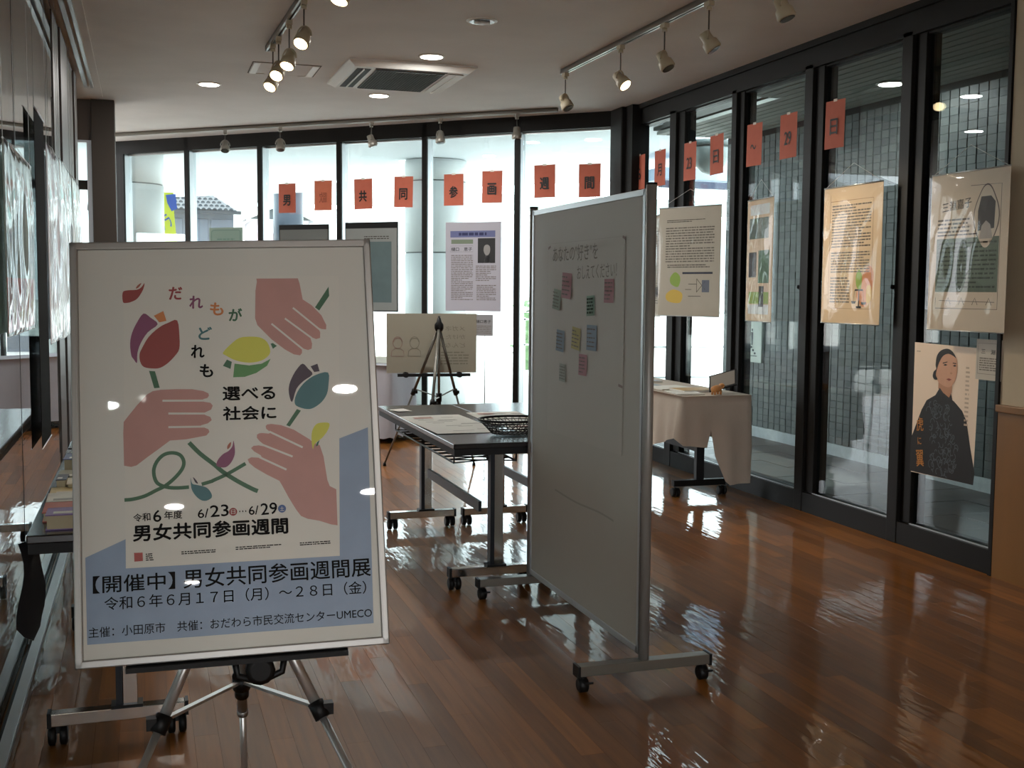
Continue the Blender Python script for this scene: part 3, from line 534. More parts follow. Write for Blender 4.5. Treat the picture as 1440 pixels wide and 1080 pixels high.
for x, y in ((-1.38,-2.33),(.15,-2.25),(-1.46,-4.86),(.2,-4.74),(-1.9,-8.0),(.3,-8.2)):
    downlight(x, y, 1, 'recessed downlight behind the camera, '+('left row, ' if x < -1 else 'middle row, ' if x < 1 else 'right row, ')+('first' if y > -3 else 'second' if y > -6 else 'third')+' from the front', 46)
t = thing('passage_light','bright oval light in the soffit outside, above the paper reading 29','ceiling light',(5.397,7.459,2.998))
G().lathe((0,0,0),(0,0,-1),[(0,.11),(.005,.11),(.008,.095)],28).build('trim_ring', trim_m, t)
G().cyl((0,0,-.008),(0,0,-.01),.09,n=28).build('lens', lamp_on, t)
d = bpy.data.lights.new('passage_beam','AREA'); d.shape = 'DISK'; d.size = .15; d.energy = 10; l = bpy.data.objects.new('passage_beam', d); COL.objects.link(l); l.parent = t; l.location = (0,0,-.012)

# air conditioner cassette
ac = thing('ceiling_air_conditioner','white ceiling cassette air conditioner with a dark mesh intake','air conditioner',(1.365,7.91,3.0))
W_, D_ = .915, 1.0
g = G(); o_ = [(0,0),(W_,0),(W_,D_),(0,D_)]; i_ = [(.05,.06),(W_-.05,.06),(W_-.05,D_-.06),(.05,D_-.06)]
A_ = [g.bm.verts.new((x,y,0)) for x,y in o_]; A1 = [g.bm.verts.new((x,y,-.012)) for x,y in o_]; B_ = [g.bm.verts.new((x,y,-.045)) for x,y in i_]
for a, b_ in ((A_,A1),(A1,B_)):
    for k in range(4): g.bm.faces.new((a[k],b_[k],b_[(k+1)%4],a[(k+1)%4]))
g.bm.faces.new(B_[::-1]); g.build('casing', white_m, ac)
G().box(.21,W_-.21,.12,D_-.12,-.050,-.0455).build('intake_recess', M('intake_dark','#1c211f',.6), ac)
g = G()
for k in range(24): g.box(.215+k*.0203,.218+k*.0203,.125,D_-.125,-.054,-.050)
for k in range(30): g.box(.215,W_-.215,.125+k*.0255,.1275+k*.0255,-.0545,-.0505)
g.build('intake_mesh', M('intake_grey','#59615c',.5), ac)
for x in (.075,W_-.175):
    G().box(x,x+.10,.12,D_-.12,-.047,-.0455).build('outlet_slot', M('slot_black','#0d0d0d',.7), ac)
    G().box(x+.045,x+.052,.12,D_-.12,-.056,-.045).build('louver', white_m, ac); 
G().box(W_-.185,W_-.07,.12,D_-.12,-.052,-.047).build('flap', white_m, ac)
G().box(.2,W_-.2,.075,.10,-.0475,-.0455).build('edge_slot', M('slot_black','#0d0d0d',.7), ac)
# flush ceiling panel with two slots
vp = thing('ceiling_vent','flush rectangular ceiling vent with a white slot at each end','vent',(.75,8.28,3.0))
g = G()
for q in ((0,.48,0,.006),(0,.48,.434,.44),(0,.006,0,.44),(.474,.48,0,.44)): g.box(*q,-.003,0)
g.build('panel_joint', M('joint_grey','#5b5750',.8), vp)
G().box(.008,.472,.008,.432,-.004,-.0005).build('panel', ceil_m, vp)
for x in (.012,.42): G().box(x,x+.045,.012,.428,-.008,-.003).build('slot_grille', M('vent_white','#f2f2ee',.4), vp)
G().box(.05,.12,.42,.43,-.008,-.003).build('slot_return', MATS['vent_white'], vp)
G().box(.36,.42,.42,.43,-.008,-.003).build('slot_return', MATS['vent_white'], vp)

# spotlight tracks and spotlights
trk_m = M('track_steel','#8a8780',.3,.7)
def track(a, b_, label):
    L = math.hypot(b_[0]-a[0], b_[1]-a[1]); t = thing('spotlight_track', label, 'light track', (a[0],a[1],2.965), math.atan2(b_[1]-a[1],b_[0]-a[0]))
    G().box(0,L,-.018,-.006,0,.035).box(0,L,.006,.018,0,.035).box(0,L,-.018,.018,.02,.035).build('rail', trk_m, t)
    G().box(0,L,-.0055,.0055,.012,.019).build('contact_slot', black_m, t); G().box(-.012,0,-.02,.02,-.001,.035).build('end_cap', alu_m, t)
track((.80,7.72),(.95,2.2),'left ceiling track carrying the warm lit spotlights')
track((2.885,7.80),(2.93,2.2),'right ceiling track carrying the cream spotlights')
track((-.271,12.584-.02),(3.437,9.444-.02),'long ceiling track running in front of the far windows')
spot_m = M('spot_cream','#b5a98f',.4); spot_g = M('spot_grey','#96938a',.35,.4); rod_m = M('rod_dark','#5b5751',.35,.6)
def spot(x, y, zh, aim, body, on, label, grp):
    t = thing('spotlight', label, 'spotlight', (x,y,2.965), 0, grp)
    G().box(-.016,.016,-.03,.03,-.025,0).cyl((0,0,-.025),(0,0,-.045),.016).build('adapter', body, t)
    d = Vector(aim).normalized(); hz = zh-2.965
    G().cyl((0,0,-.045),(0,0,hz+.055),.0045,n=8).build('rod', rod_m, t)
    side = d.cross(Vector((0,0,1))).normalized(); c = Vector((0,0,hz)); pts = [c+side*.045*math.cos(a)+Vector((0,0,.055))*math.sin(a) for a in [PI*k/10 for k in range(11)]]
    G().tube(pts,.005).build('yoke', body, t)
    G().lathe(c-d*.05,d,[(0,.024),(.006,.03),(.05,.032),(.06,.042),(.10,.046),(.108,.040)],20).build('lamp_head', body, t)
    G().lathe(c+d*.0575,d,[(0,.037),(.003,.036)],20).build('lamp_face', lampw if on else lens_off, t)
    if on:
        ld = bpy.data.lights.new('spot_beam','SPOT'); ld.energy = 26 if x < 2 else 110; ld.spot_size = 1.1; ld.spot_blend = .5; ld.shadow_soft_size = .03; ld.color = (1,.82,.58)
        l = bpy.data.objects.new('spot_beam', ld); COL.objects.link(l); l.parent = t; l.location = c+d*.065; l.rotation_euler = d.to_track_quat('-Z','Y').to_euler()
L_ = 'warm lit spotlights on the left track'
for i, (x,y,z,aim,lab) in enumerate(((.845,6.32,2.775,(-.45,-.55,-.9),'warm lit spotlight on the left track, nearest of the four hanging together'),
    (.826,6.82,2.752,(-.35,-.45,-1),'warm lit spotlight on the left track, second nearest of the four'),
    (.815,7.27,2.765,(-.4,-.7,-.9),'warm lit spotlight on the left track, third of the four'),
    (.805,7.50,2.738,(-.5,-.5,-.9),'warm lit spotlight at the far end of the left track'),
    (.875,5.25,2.765,(-.3,-.2,-1),'lit spotlight cut off by the top edge above the air conditioner'))):
    spot(x,y,z,aim,spot_m,1,lab,L_)
R_ = 'cream spotlights on the right track'
for x,y,z,aim,on,lab in ((2.886,7.757,2.765,(.3,-.5,-1),0,'unlit cream spotlight at the far end of the right track'),
    (2.893,6.78,2.755,(1.0,-1.5,-1.9),1,'the one glowing spotlight on the right track, second from its far end'),
    (2.898,6.15,2.758,(.35,-.45,-1),0,'cream spotlight, third from the far end of the right track'),
    (2.902,5.61,2.76,(.5,-.3,-.9),0,'cream spotlight, fourth from the far end of the right track'),
    (2.908,4.87,2.765,(.3,-.3,-1),0,'cream spotlight at the top edge, nearest on the right track')):
    spot(x,y,z,aim,spot_m,on,lab,R_)
T_ = 'grey spotlights hanging in front of the far windows'
dx_, dy_ = .763, -.646
for (px_, zz, aim, lab) in ((1.38,2.813,(-.1,-.5,-1),'leftmost grey spotlight on the track in front of the far windows'),
    (2.02,2.80,(0,-.3,-1),'second grey spotlight from the left on the far window track'),
    (3.02,2.797,(.35,-.1,-1),'third grey spotlight on the far window track, tilted to the right'),
    (3.73,2.80,(.05,-.1,-1),'fourth grey spotlight on the far window track, hanging straight'),
    (4.48,2.803,(0,0,-1),'grey spotlight nearest the right end of the far window track')):
    spot(-.271+dx_*px_, 12.564+dy_*px_, zz, aim, spot_g, 0, lab, T_)

# ================================================================ ORANGE PAPERS ON THE WINDOWS
org = M('orange_paper','#c2664f',.75,var=.05,vscale=20); org2 = M('orange_paper_light','#cb6f50',.75,var=.05,vscale=20); filmc = M('tape','#e6ded2',.2)
faded = M('faded_ink','#8e4a33',.7)
def letter_paper(ch, loc, rotz, label, grp, mat=None, ink=None, h=.293, wd=.207, tilt=0, cz=-.02, chs=.105, bold=1.4, seed=0):
    t = thing('letter_paper', label, 'sign paper', loc, rotz, grp); t.rotation_euler.y = tilt
    rnd = random.Random(seed); a = rnd.uniform(.002,.008)
    G().grid(6,8,lambda u,v:((u-.5)*wd,-.002-a*math.sin(PI*u)*(1-v)*.8,(v-.5)*h)).build('sheet', mat or org, t)
    wch = chs*(.95 if len(ch) > 1 else .82)
    text(t, ch, (-wch/2,cz), (wch/2,cz), chs if ch != '～' else .035, ink or ink_m, bold, y=-.0035-a, mirror=(ink is not None))
    G().flat([(-.02,h/2-.008),(.02,h/2-.008),(.02,h/2+.008),(-.02,h/2+.008)],-.0045).build('tape', filmc, t)
LP = 'orange letter papers on the far windows'
FARL = {'男': 'leftmost orange paper on the far windows, with the bold kanji for man', '共': 'third orange paper from the left, kanji of eight strokes like a stool', '同': 'fourth orange paper from the left, with a box shaped kanji', '参': 'fifth orange paper from the left, just right of the pale column post', '画': 'sixth orange paper from the left, above the portrait poster', '週': 'second last orange paper on the far windows, shiny at its top', '間': 'last orange paper on the far windows, above the whiteboard edge'}
D_bw = (-.737,.676)
for i, (ch, s, z, tilt) in enumerate((('男',3.57,2.328,0),('歐',3.137,2.344,.01),('共',2.669,2.345,-.01),('同',2.216,2.353,.02),('参',1.673,2.357,0),('画',1.271,2.372,.01),('週',.742,2.407,-.01),('間',.307,2.399,0))):
    p = (4.026+D_bw[0]*s, 9.351+D_bw[1]*s)
    lab = FARL.get(ch, 'second orange paper from the left, lighter, with a faint reversed character')
    letter_paper(ch, (p[0]-.003,p[1]-.003,z), BWR, lab, LP, org2 if i == 1 else None, faded if i == 1 else None, tilt=tilt, seed=i, bold=3 if i != 1 else 0)
RP = 'orange letter papers on the right windows'
for i, (ch, y, z, tilt) in enumerate((('6',9.02,2.43,0),('月',8.60,2.425,0),('23',8.08,2.425,.02),('日',7.645,2.43,-.02),('～',7.10,2.437,.02),('29',6.66,2.443,0),('日',6.13,2.447,.02))):
    lab = {'6':'orange paper with the number six, first on the right windows','月':'orange paper with the kanji for month, right after the six','23':'orange paper numbered 23, shiny along its lower edge','29':'orange paper with the number 29, right of the wavy dash'}.get(ch, '') if ch != '日' else ('orange paper with the kanji for day, just after the 23' if y > 7 else 'orange paper with the kanji for day after the 29, rightmost of all')
    if ch == '～': lab = 'orange paper with a wavy dash, left of the 29'
    letter_paper(ch, (4.035 if i in (1,) else 4.05-.006,y,z), -PI/2, lab, RP, seed=20+i, tilt=tilt, bold=1.6, h=.29, wd=.207, cz=-.015, chs=.095 if len(ch)==1 else .085)

# ================================================================ HANGING POSTERS IN CLEAR SLEEVES
def sleeve(t, wd, h, seed, amp=.022, film=None, folds=0):
    rnd = random.Random(seed); ph = [rnd.random()*6 for _ in range(6)]
    def fn(u, v):
        e = (math.sin(PI*u)**.6)*(math.sin(PI*v)**.5) if 0 < u < 1 and 0 < v < 1 else 0
        y = -.006-e*amp*(.6+.3*math.sin(5*u+3*v+ph[0])+.22*math.sin(11*u-6*v+ph[1])+.06*math.sin(17*u+5*v+ph[2])*math.sin(5*v+ph[3]))
        y -= folds*e*(.006*math.sin(40*u+2*math.sin(3*v+ph[4]))+.004*math.sin(67*u+ph[5]))
        return (u*wd, y, v*h)
    G().grid(80 if folds else 36,48,fn).build('clear_sleeve', film or SLEEVE, t)
def hanging(name, label, loc, rotz, wd, h, mat, grp, seed, back=None, slv=True, hook=.13):
    t = thing(name, label, 'poster', loc, rotz, grp)
    G().box(0,wd,-.001,.001,0,h).build('sheet', mat, t)
    if back: G().box(-.004,wd+.004,.0015,.004,-.004,h+.004).build('backing', back, t)
    G().tube([(0,-.002,h),(wd,-.002,h)],.004,6).build('top_bar', alu_m, t); G().tube([(0,-.002,0),(wd,-.002,0)],.003,6).build('bottom_bar', alu_m, t)
    G().tube([(.01,0,h),(wd/2,0,h+hook),(wd-.01,0,h)],.0012,5).build('hanging_string', white_m, t)
    if slv: sleeve(t, wd, h, seed, film=SLEEVE_L if seed > 50 else None, folds=1 if seed > 50 else 0)
    return t
HP = 'panel posters hanging before the right windows'
tx = M('print_grey','#6b655c',.7); txd = M('print_dark','#38332d',.7); txg = M('print_green_dark','#26382c',.7)
peach = M('poster_peach','#dcc29c',.6,var=.05,vscale=4); ivory = M('poster_ivory','#cdc3b0',.6,var=.04,vscale=4)
pic_d = M('photo_dark','#2b2a26',.6,var=.4,vscale=25); pic_g = M('panel_green','#4e6351',.6,var=.08,vscale=14); yel = M('print_yellow','#d4b34a',.6); grn2 = M('print_lime','#8fae49',.6); pnk = M('print_orange','#d08a5a',.6)
# nearest: green block and oval portrait
t = hanging('hanging_poster','ivory poster with an oval portrait and dark green text block, nearest on the right windows',(3.98,5.115,1.228),-PI/2,.575,.81,M('poster_ivory2','#d6c8b2',.6,var=.04,vscale=4),HP,11)
W = .575
quad(t,.055,.515,.20,.475,pic_g); dashes(t,.07,.50,.215,.46,11,txg,y=-.0016,seed=5,fill=.4)
g = G(); stroke(g,[(.06,.17),(.06,.115),(.52,.115),(.52,.73),(.30,.735)],.003,-.0014,False); g.build('printed_border', txd, t)
g = G(); stroke(g,[(.09,.155),(.5,.15)],.003,-.0014,False)
for k in range(4): stroke(g,[(.14+k*.1,.135),(.16+k*.1,.17),(.18+k*.1,.135)],.004,-.0014,False)
g.build('timeline', tx, t)
cx, cz = .42, .575; ov = [(cx+.088*math.cos(a)*(1+.06*math.cos(4*a)), cz+.155*math.sin(a)*(1+.05*math.cos(4*a))) for a in [2*PI*k/40 for k in range(40)]]
G().flat(ov,-.0012).build('portrait_frame', M('frame_brown','#4a3a31',.5), t); G().flat([((x-cx)*.93+cx,(z-cz)*.95+cz) for x,z in ov],-.0016).build('portrait_mat', ivory, t)
G().flat([(cx-.058,cz-.07),(cx+.058,cz-.06),(cx+.062,cz+.07),(cx+.03,cz+.1),(cx-.04,cz+.1),(cx-.06,cz+.03)],-.002).build('portrait_photo', M('photo_navy','#0a0d13',.6), t)
G().flat([(cx-.045,cz-.11),(cx+.05,cz-.11),(cx+.03,cz-.04),(cx,cz-.02),(cx-.03,cz-.045)],-.0023).build('portrait_collar', M('photo_light','#9a958d',.5), t)
text(t,'三淵嘉子',(.09,.635),(.31,.655),.05,txd,.5); dashes(t,.06,.30,.50,.58,4,tx,seed=8); dashes(t,.06,.36,.485,.50,1,txd,seed=9)
# second: peach poster with scales
t = hanging('hanging_poster','peach poster full of fine text with a small pair of scales',(3.98,6.12,1.236),-PI/2,.585,.815,peach,HP,12)
g = G(); stroke(g,[(.07,.77),(.07,.09),(.5,.09),(.5,.73),(.07,.73)],.003,-.0014,False); g.build('printed_border', M('print_red_brown','#8a5b41',.7), t)
dashes(t,.09,.48,.45,.71,15,tx,seed=2); dashes(t,.09,.48,.30,.43,8,tx,seed=3); dashes(t,.09,.29,.12,.28,9,tx,seed=4)
G().flat(smooth_pts([(.36,.16),(.44,.10),(.5,.18),(.52,.30),(.47,.34),(.40,.26)]),-.0013).build('printed_leaf', pnk, t)
G().flat(smooth_pts([(.36,.22),(.40,.2),(.41,.28),(.38,.32),(.35,.28)]),-.0015).build('printed_leaf', grn2, t); G().flat(smooth_pts([(.46,.13),(.5,.14),(.5,.22),(.46,.22)]),-.0015).build('printed_leaf', yel, t)
g = G(); stroke(g,[(.385,.105),(.385,.205)],.009,-.0019,False); stroke(g,[(.345,.2),(.425,.2)],.01,-.0019,False); stroke(g,[(.36,.1),(.41,.1)],.012,-.0019,False)
stroke(g,[(.345,.2),(.33,.135)],.002,-.0019,False); stroke(g,[(.425,.2),(.435,.13)],.002,-.0019,False)
g.flat([(.31,.135),(.36,.135),(.35,.12),(.32,.12)],-.0019); g.flat([(.405,.13),(.46,.13),(.45,.115),(.415,.115)],-.0019); g.build('scales_symbol', black_m, t)
# third: photo collage poster, turned
t = hanging('hanging_poster','poster of green and dark photo panels, turned edgewise by the tiled wall',(3.99,7.07,1.22),-PI/2-.12,.43,.825,peach,HP,13)
for q, m in (((.04,.36,.56,.70),pic_g),((.04,.17,.30,.47),pic_d),((.20,.38,.26,.48),M('photo_green','#4c7350',.6,var=.3,vscale=20)),((.05,.38,.12,.2),grn2),((.04,.38,.05,.115),M('photo_white','#d6dcd8',.5)),((.05,.37,.72,.79),MATS['photo_white']),((.22,.3,.1,.24),pic_d)):
    quad(t,*q,m)
# fourth: grey beige text poster, turned towards the room
t = hanging('hanging_poster','beige text poster with a small chart, in front of the brightest right window',(3.765,8.02,1.235),math.atan2(-.92,.39),.60,.815,M('poster_beige','#b9b2a0',.6,var=.04,vscale=4),HP,14)
dashes(t,.08,.45,.70,.725,2,txd,seed=21); dashes(t,.07,.54,.40,.67,14,tx,seed=22); dashes(t,.09,.50,.36,.39,2,txd,seed=23)
quad(t,.24,.53,.315,.33,M('bar_navy','#20283c',.6)); g = G()
for a, b_ in (((.30,.24),(.38,.24)),((.38,.28),(.38,.18)),((.38,.28),(.46,.2)),((.38,.18),(.46,.26)),((.27,.2),(.33,.2)),((.3,.15),(.42,.15))): stroke(g,[a,b_],.004,-.0014,False)
g.build('chart_lines', txd, t); quad(t,.43,.50,.18,.27,M('chart_grey','#69707c',.6))
G().flat(smooth_pts([(.13,.24),(.2,.22),(.22,.29),(.17,.33),(.12,.29)]),-.0013).build('printed_leaf', grn2, t); G().flat(smooth_pts([(.1,.11),(.22,.1),(.24,.17),(.15,.2),(.08,.16)]),-.0013).build('printed_leaf', yel, t)
# a fifth shows only its edge behind the whiteboard post
t = hanging('hanging_poster','poster showing only a thin edge behind the whiteboard post',(3.98,8.93,1.215),-PI/2,.50,.82,M('poster_beige2','#aca594',.6),HP,15); dashes(t,.05,.45,.1,.7,30,tx,seed=30)
quad(t,.4,.47,.16,.24,pic_d)

# woman poster and note on the nearest right window
mirror = lambda P_: [(x+5.313, z-.427) for x, z in P_]
wp = thing('portrait_poster','cream poster of a woman in black patterned dress looking to the right','poster',(4.06,5.313,.427),-PI/2)
bgm = M('poster_cream','#ecd9c3',.55,var=.04,vscale=3)
G().flat(mirror(WP['corn']),-.001).build('sheet', bgm, wp)
dress = M('dress_black','#0b0b0d',.6); skin = M('skin_print','#cf9f82',.6,var=.06,vscale=20); hairm = M('hair_print','#14110f',.6)
G().flat(mirror(WP['dress']),-.0018).build('dress', dress, wp); G().flat(mirror(WP['neck']),-.0022).build('neck', M('skin_shade_print','#b98a6c',.6), wp)
G().flat(smooth_pts(mirror(WP['face'])),-.0026).build('face', skin, wp); G().flat(smooth_pts(mirror(WP['hair'])),-.003).build('hair', hairm, wp)
G().flat(mirror(WP['collar']),-.0028).build('collar', M('collar_black','#1b1a1a',.6), wp)
for k_ in ('brow1','brow2','eye1','eye2'): G().flat(mirror(WP[k_]),-.0034).build('eye' if 'eye' in k_ else 'eyebrow', hairm, wp)
G().flat(mirror(WP['nose']),-.0034).build('nose', MATS['skin_shade_print'], wp); G().flat(mirror(WP['mouth']),-.0034).build('mouth', M('lips_print','#8e4a3e',.6), wp)
g = G(); rnd = random.Random(4)
for i in range(150):
    x = .13+rnd.random()*.24; z = .03+rnd.random()*.37
    if x > .18+.19*(1-z/.45)+.08: continue
    if x < .17 and z < .2: continue
    a0 = rnd.random()*6; r_ = rnd.uniform(.008,.02); stroke(g,[(x+r_*math.cos(a0+t_*.8),z+r_*math.sin(a0+t_*.8)*1.2) for t_ in range(5)],.0045,-.0022)
g.build('dress_pattern', M('pattern_grey','#4b5358',.5), wp)
gold = M('gold_print','#b87a33',.5)
for (ch, pp), hh in zip(WT,(.075,.04,.09)):
    a, b_ = mirror(pp); text(wp, ch, (a[0],a[1]), (b_[0],b_[1]), hh, gold, 1, y=-.004)
dashes(wp,.42,.45,.30,.62,14,M('print_pale','#c0ad98',.7),seed=6); dashes(wp,.02,.05,.67,.68,1,M('print_pale2','#8f8170',.7),seed=7)
nt_ = thing('notice_sheet','small white text notice taped beside the portrait poster','notice',(4.045,4.803,.985),-PI/2)
G().box(0,.185,-.001,.001,0,.205).build('sheet', M('note_white','#bfb9ac',.6), nt_)
g = G(); stroke(g,[(.012,.03),(.012,.185),(.165,.185),(.165,.03),(.012,.03)],.002,-.0014,False); g.build('printed_border', tx, nt_)
text(nt_,'三　淵',(.035,.145),(.135,.142),.024,ink_m,1); dashes(nt_,.025,.155,.045,.115,6,tx,seed=12)

# ================================================================ POSTERS ON THE FAR WINDOWS
def on_bw(s, off=-.03): return (4.026+D_bw[0]*s+.676*off, 9.351+D_bw[1]*s+.737*off)
def svec(x, y): return ((x-4.026)*D_bw[0]+(y-9.351)*D_bw[1])
p = on_bw(svec(2.741,10.529)); t = thing('profile_poster','grey poster with a portrait photo and blue title band on the far windows','poster',(p[0],p[1],1.22),BWR)
G().box(0,.58,-.001,.001,0,.83).build('sheet', M('sheet_lilac','#a9a8b2',.7), t)
G().tube([(0,0,.83),(.29,0,.855),(.58,0,.83)],.0012,5).build('hanging_string', white_m, t)
quad(t,.05,.52,.69,.75,M('title_blue','#5d638c',.6)); dashes(t,.14,.43,.705,.735,1,M('title_navy','#1e2450',.6),y=-.0016,seed=41,fill=.9)
quad(t,.06,.29,.63,.67,M('tag_green','#6d7a66',.6)); quad(t,.34,.52,.45,.68,M('photo_charcoal','#1b1b1d',.5),name='portrait_photo')
G().flat(smooth_pts([(.40,.57),(.41,.61),(.44,.62),(.465,.60),(.465,.55),(.44,.52),(.415,.53)]),-.0016).build('portrait_face', M('face_grey','#8b8987',.6), t)
G().flat([(.40,.45),(.47,.45),(.455,.53),(.42,.53)],-.0014).build('portrait_shirt', M('shirt_grey','#77767a',.6), t)
text(t,'樋口　恵子',(.06,.58),(.28,.58),.035,ink_m,1); g = G(); stroke(g,[(.05,.555),(.29,.555),(.29,.61),(.05,.61),(.05,.555)],.002,-.0013,False); g.build('name_box', tx, t)
dashes(t,.06,.29,.10,.53,26,tx,seed=42); dashes(t,.32,.53,.28,.43,9,tx,seed=43); dashes(t,.33,.53,.10,.25,9,tx,seed=44)
p = on_bw(svec(3.022,10.272)-.02); t = thing('name_card','small grey card on a stand under the portrait poster','card',(p[0]-.1,p[1]+.09,.99),BWR)
G().box(0,.235,-.001,.001,0,.2).build('sheet', M('card_grey','#8e8e90',.7), t); text(t,'樋口恵子',(.06,.135),(.215,.135),.03,ink_m,1); dashes(t,.06,.22,.02,.1,5,tx,seed=45)
G().cyl((.15,.006,-.99),(.15,.006,0),.005,n=8).build('stand_rod', alu_m, t)
BP = 'black framed panel posters on the far windows'
p = on_bw(svec(1.911,11.291)); t = thing('framed_poster','dark framed grey poster right of the window post, half behind the front sign','poster',(p[0]+.005,p[1],1.20),BWR,BP)
G().box(0,.60,.0,.006,0,.87).build('frame', black_m, t); G().box(.008,.59,-.003,0,.012,.81).build('sheet', M('panel_grey2','#7c807d',.6), t); quad(t,.06,.53,.09,.68,M('panel_teal','#4d5f60',.6,var=.1,vscale=6),y=-.004)
dashes(t,.22,.50,.70,.74,2,txd,y=-.0045,seed=51); dashes(t,.1,.3,.3,.34,2,txd,y=-.0047,seed=52)
p = on_bw(svec(1.33,11.82)); t = thing('framed_poster','dark framed grey poster left of the window post, mostly behind the front sign','poster',(p[0],p[1],1.20),BWR,BP)
G().box(0,.60,.0,.006,0,.86).build('frame', black_m, t); G().box(.012,.59,-.003,0,.012,.81).build('sheet', M('panel_grey3','#5f635f',.6), t)
p = on_bw(svec(.679,12.421)); t = thing('framed_poster','pale green certificate like poster showing above the front sign','poster',(p[0],p[1],1.22),BWR,BP)
G().box(0,.43,-.001,.001,0,.825).build('sheet', M('sheet_mint','#8ea79a',.6), t); g = G(); stroke(g,[(.03,.02),(.03,.78),(.05,.8),(.38,.8),(.40,.78),(.40,.02)],.008,-.0014,False); g.build('printed_border', M('border_green','#5f8477',.6), t)
dashes(t,.1,.33,.66,.72,2,M('mint_ink','#5f8477',.6),seed=55)
quad(t,.015,.415,-.0,.0005+.80,M('sheet_mint2','#7f9b8d',.6),y=-.0012)

# ================================================================ POSTERS ON THE LEFT GLASS WALL
LPG = 'sleeved posters hanging on the left glass wall'
lav = M('poster_lavender','#d9d6e2',.6); 
for i, (y, wd, z, h, m, lab) in enumerate(((4.15,.98,1.25,.66,M('poster_green_photo','#7d8a78',.6,var=.5,vscale=6),'sleeved poster with a red lower edge at the left border'),
    (5.98,.80,1.14,.97,lav,'pale lavender sleeved poster just right of the black banner'),
    (6.86,1.0,1.13,1.0,M('poster_pale','#e0e3e4',.6),'middle one of the three pale sleeved posters by the brown doors'),
    (8.05,.85,1.10,1.04,M('poster_palegreen','#d3ded8',.6),'farthest pale sleeved poster on the left, next to the pillar'))):
    t = hanging('hanging_poster',lab,(-.44,y,z),PI/2,wd,h,m,LPG,60+i,hook=.02)
    for xx in (.02,wd-.02): G().cyl((xx,0,h),(xx,0,2.97-z),.0012,n=5).build('hanging_wire', alu_m, t)
    if i == 0:
        quad(t,0.02,wd-.02,.01,.2,M('poster_red','#b5423a',.6)); quad(t,.1,.7,.25,.6,pic_g)
bt = hanging('hanging_banner','long black banner hanging at the left between two sleeved posters',(-.445,5.42,.70),PI/2,.50,1.5,M('banner_black','#070708',.9,spec=.05),None,70,slv=False,hook=.02)
# ================================================================ FRONT EASEL AND ITS FRAMED SIGN
ex = Vector((.991,-.105,.028)).normalized(); ez = Vector((-.003,.226,.977)).normalized(); ey = ez.cross(ex).normalized(); ex = ey.cross(ez)
FW, FH = .624, .871
TL = Vector((-.147,2.558,1.511)); base = TL+ex*FW/2-ez*FH
fs = bpy.data.objects.new('framed_sign', None); COL.objects.link(fs)
fs.matrix_world = Matrix(((ex.x,ey.x,ez.x,base.x),(ex.y,ey.y,ez.y,base.y),(ex.z,ey.z,ez.z,base.z),(0,0,0,1)))
tag(fs,'large silver framed event poster with hands and tulips on the front tripod easel','sign')
sil = M('frame_silver','#8d8b87',.35,.5)
HW = FW/2
for nm, q in (('frame_side',(-HW,-HW+.016,0,FH)),('frame_side',(HW-.016,HW,0,FH)),('frame_rail',(-HW,HW,0,.016)),('frame_rail',(-HW,HW,FH-.016,FH))):
    g = G().box(q[0],q[1],-.006,.018,q[2],q[3],.0025)
    if nm == 'frame_side': g.box(q[0]+.005,q[1]-.005,-.0085,-.006,q[2]+.01,q[3]-.01)
    g.build(nm, sil, fs)
coatp = dict(rough=.55, coat=.5)
G().box(-HW+.014,HW-.014,.002,.014,.014,FH-.014).build('poster_sheet', M('poster_paper','#b9b9b0',**coatp), fs)
PC = {k: M('art_'+k, c, var=.07 if k in ('blue','skin','teal') else 0, vscale=14, **(coatp if k != 'ink' else dict(rough=.7, coat=.06, spec=.1))) for k, c in dict(blue='#74879d',cream2='#bcbbb1',skin='#a3776e',purple='#6e3153',orange='#b06a32',red='#7d2620',brown='#8a4a35',yellow='#b3b33b',green='#42793f',dgreen='#1f5233',dark='#2a1a2c',teal='#2b5f63',logored='#8e3028',tred='#7e2626',tblue='#24487a',ink='#0c0c0d').items()}
for c_ in ('blue','skin','cream2'): pass
names = dict(blue='blue_wash',cream2='print_sheet',skin='printed_hand',purple='printed_petal',orange='printed_petal',red='printed_petal',brown='printed_petal',yellow='printed_petal',green='printed_petal',dgreen='printed_stem',dark='printed_petal',teal='printed_petal',logored='printed_logo')
for col, sm, ly, pts in ART_P:
    G().flat(smooth_pts(pts,3) if sm else pts, .0016-ly*.0004).build(names[col], PC[col], fs)
for col, sm, ly, wd, pts in ART_S:
    g = G(); stroke(g, pts, wd, .0015-ly*.0004, bool(sm)); g.build('printed_vine' if col == 'dgreen' else 'finger_gap', PC[col], fs)
for s, a, b_, h_, col, bold in ART_T: text(fs, s, a, b_, h_, PC[col], bold*1.6, y=-.0006)
for col, c, r in ART_C: G().flat([(c[0]+r*math.cos(a),c[1]+r*math.sin(a)) for a in [2*PI*k/24 for k in range(24)]], .0).build('date_dot', PC[col], fs)
for i, (a, b_, n_) in enumerate(ART_SM): dashes(fs, a[0], b_[0], (a[1]+b_[1])/2-.002*n_, (a[1]+b_[1])/2+.002*n_, n_, PC['ink'], y=-.0003, seed=80+i, fill=.5)
G().box(-HW+.014,HW-.014,.014,.017,.014,FH-.014).build('backboard', black_m, fs)

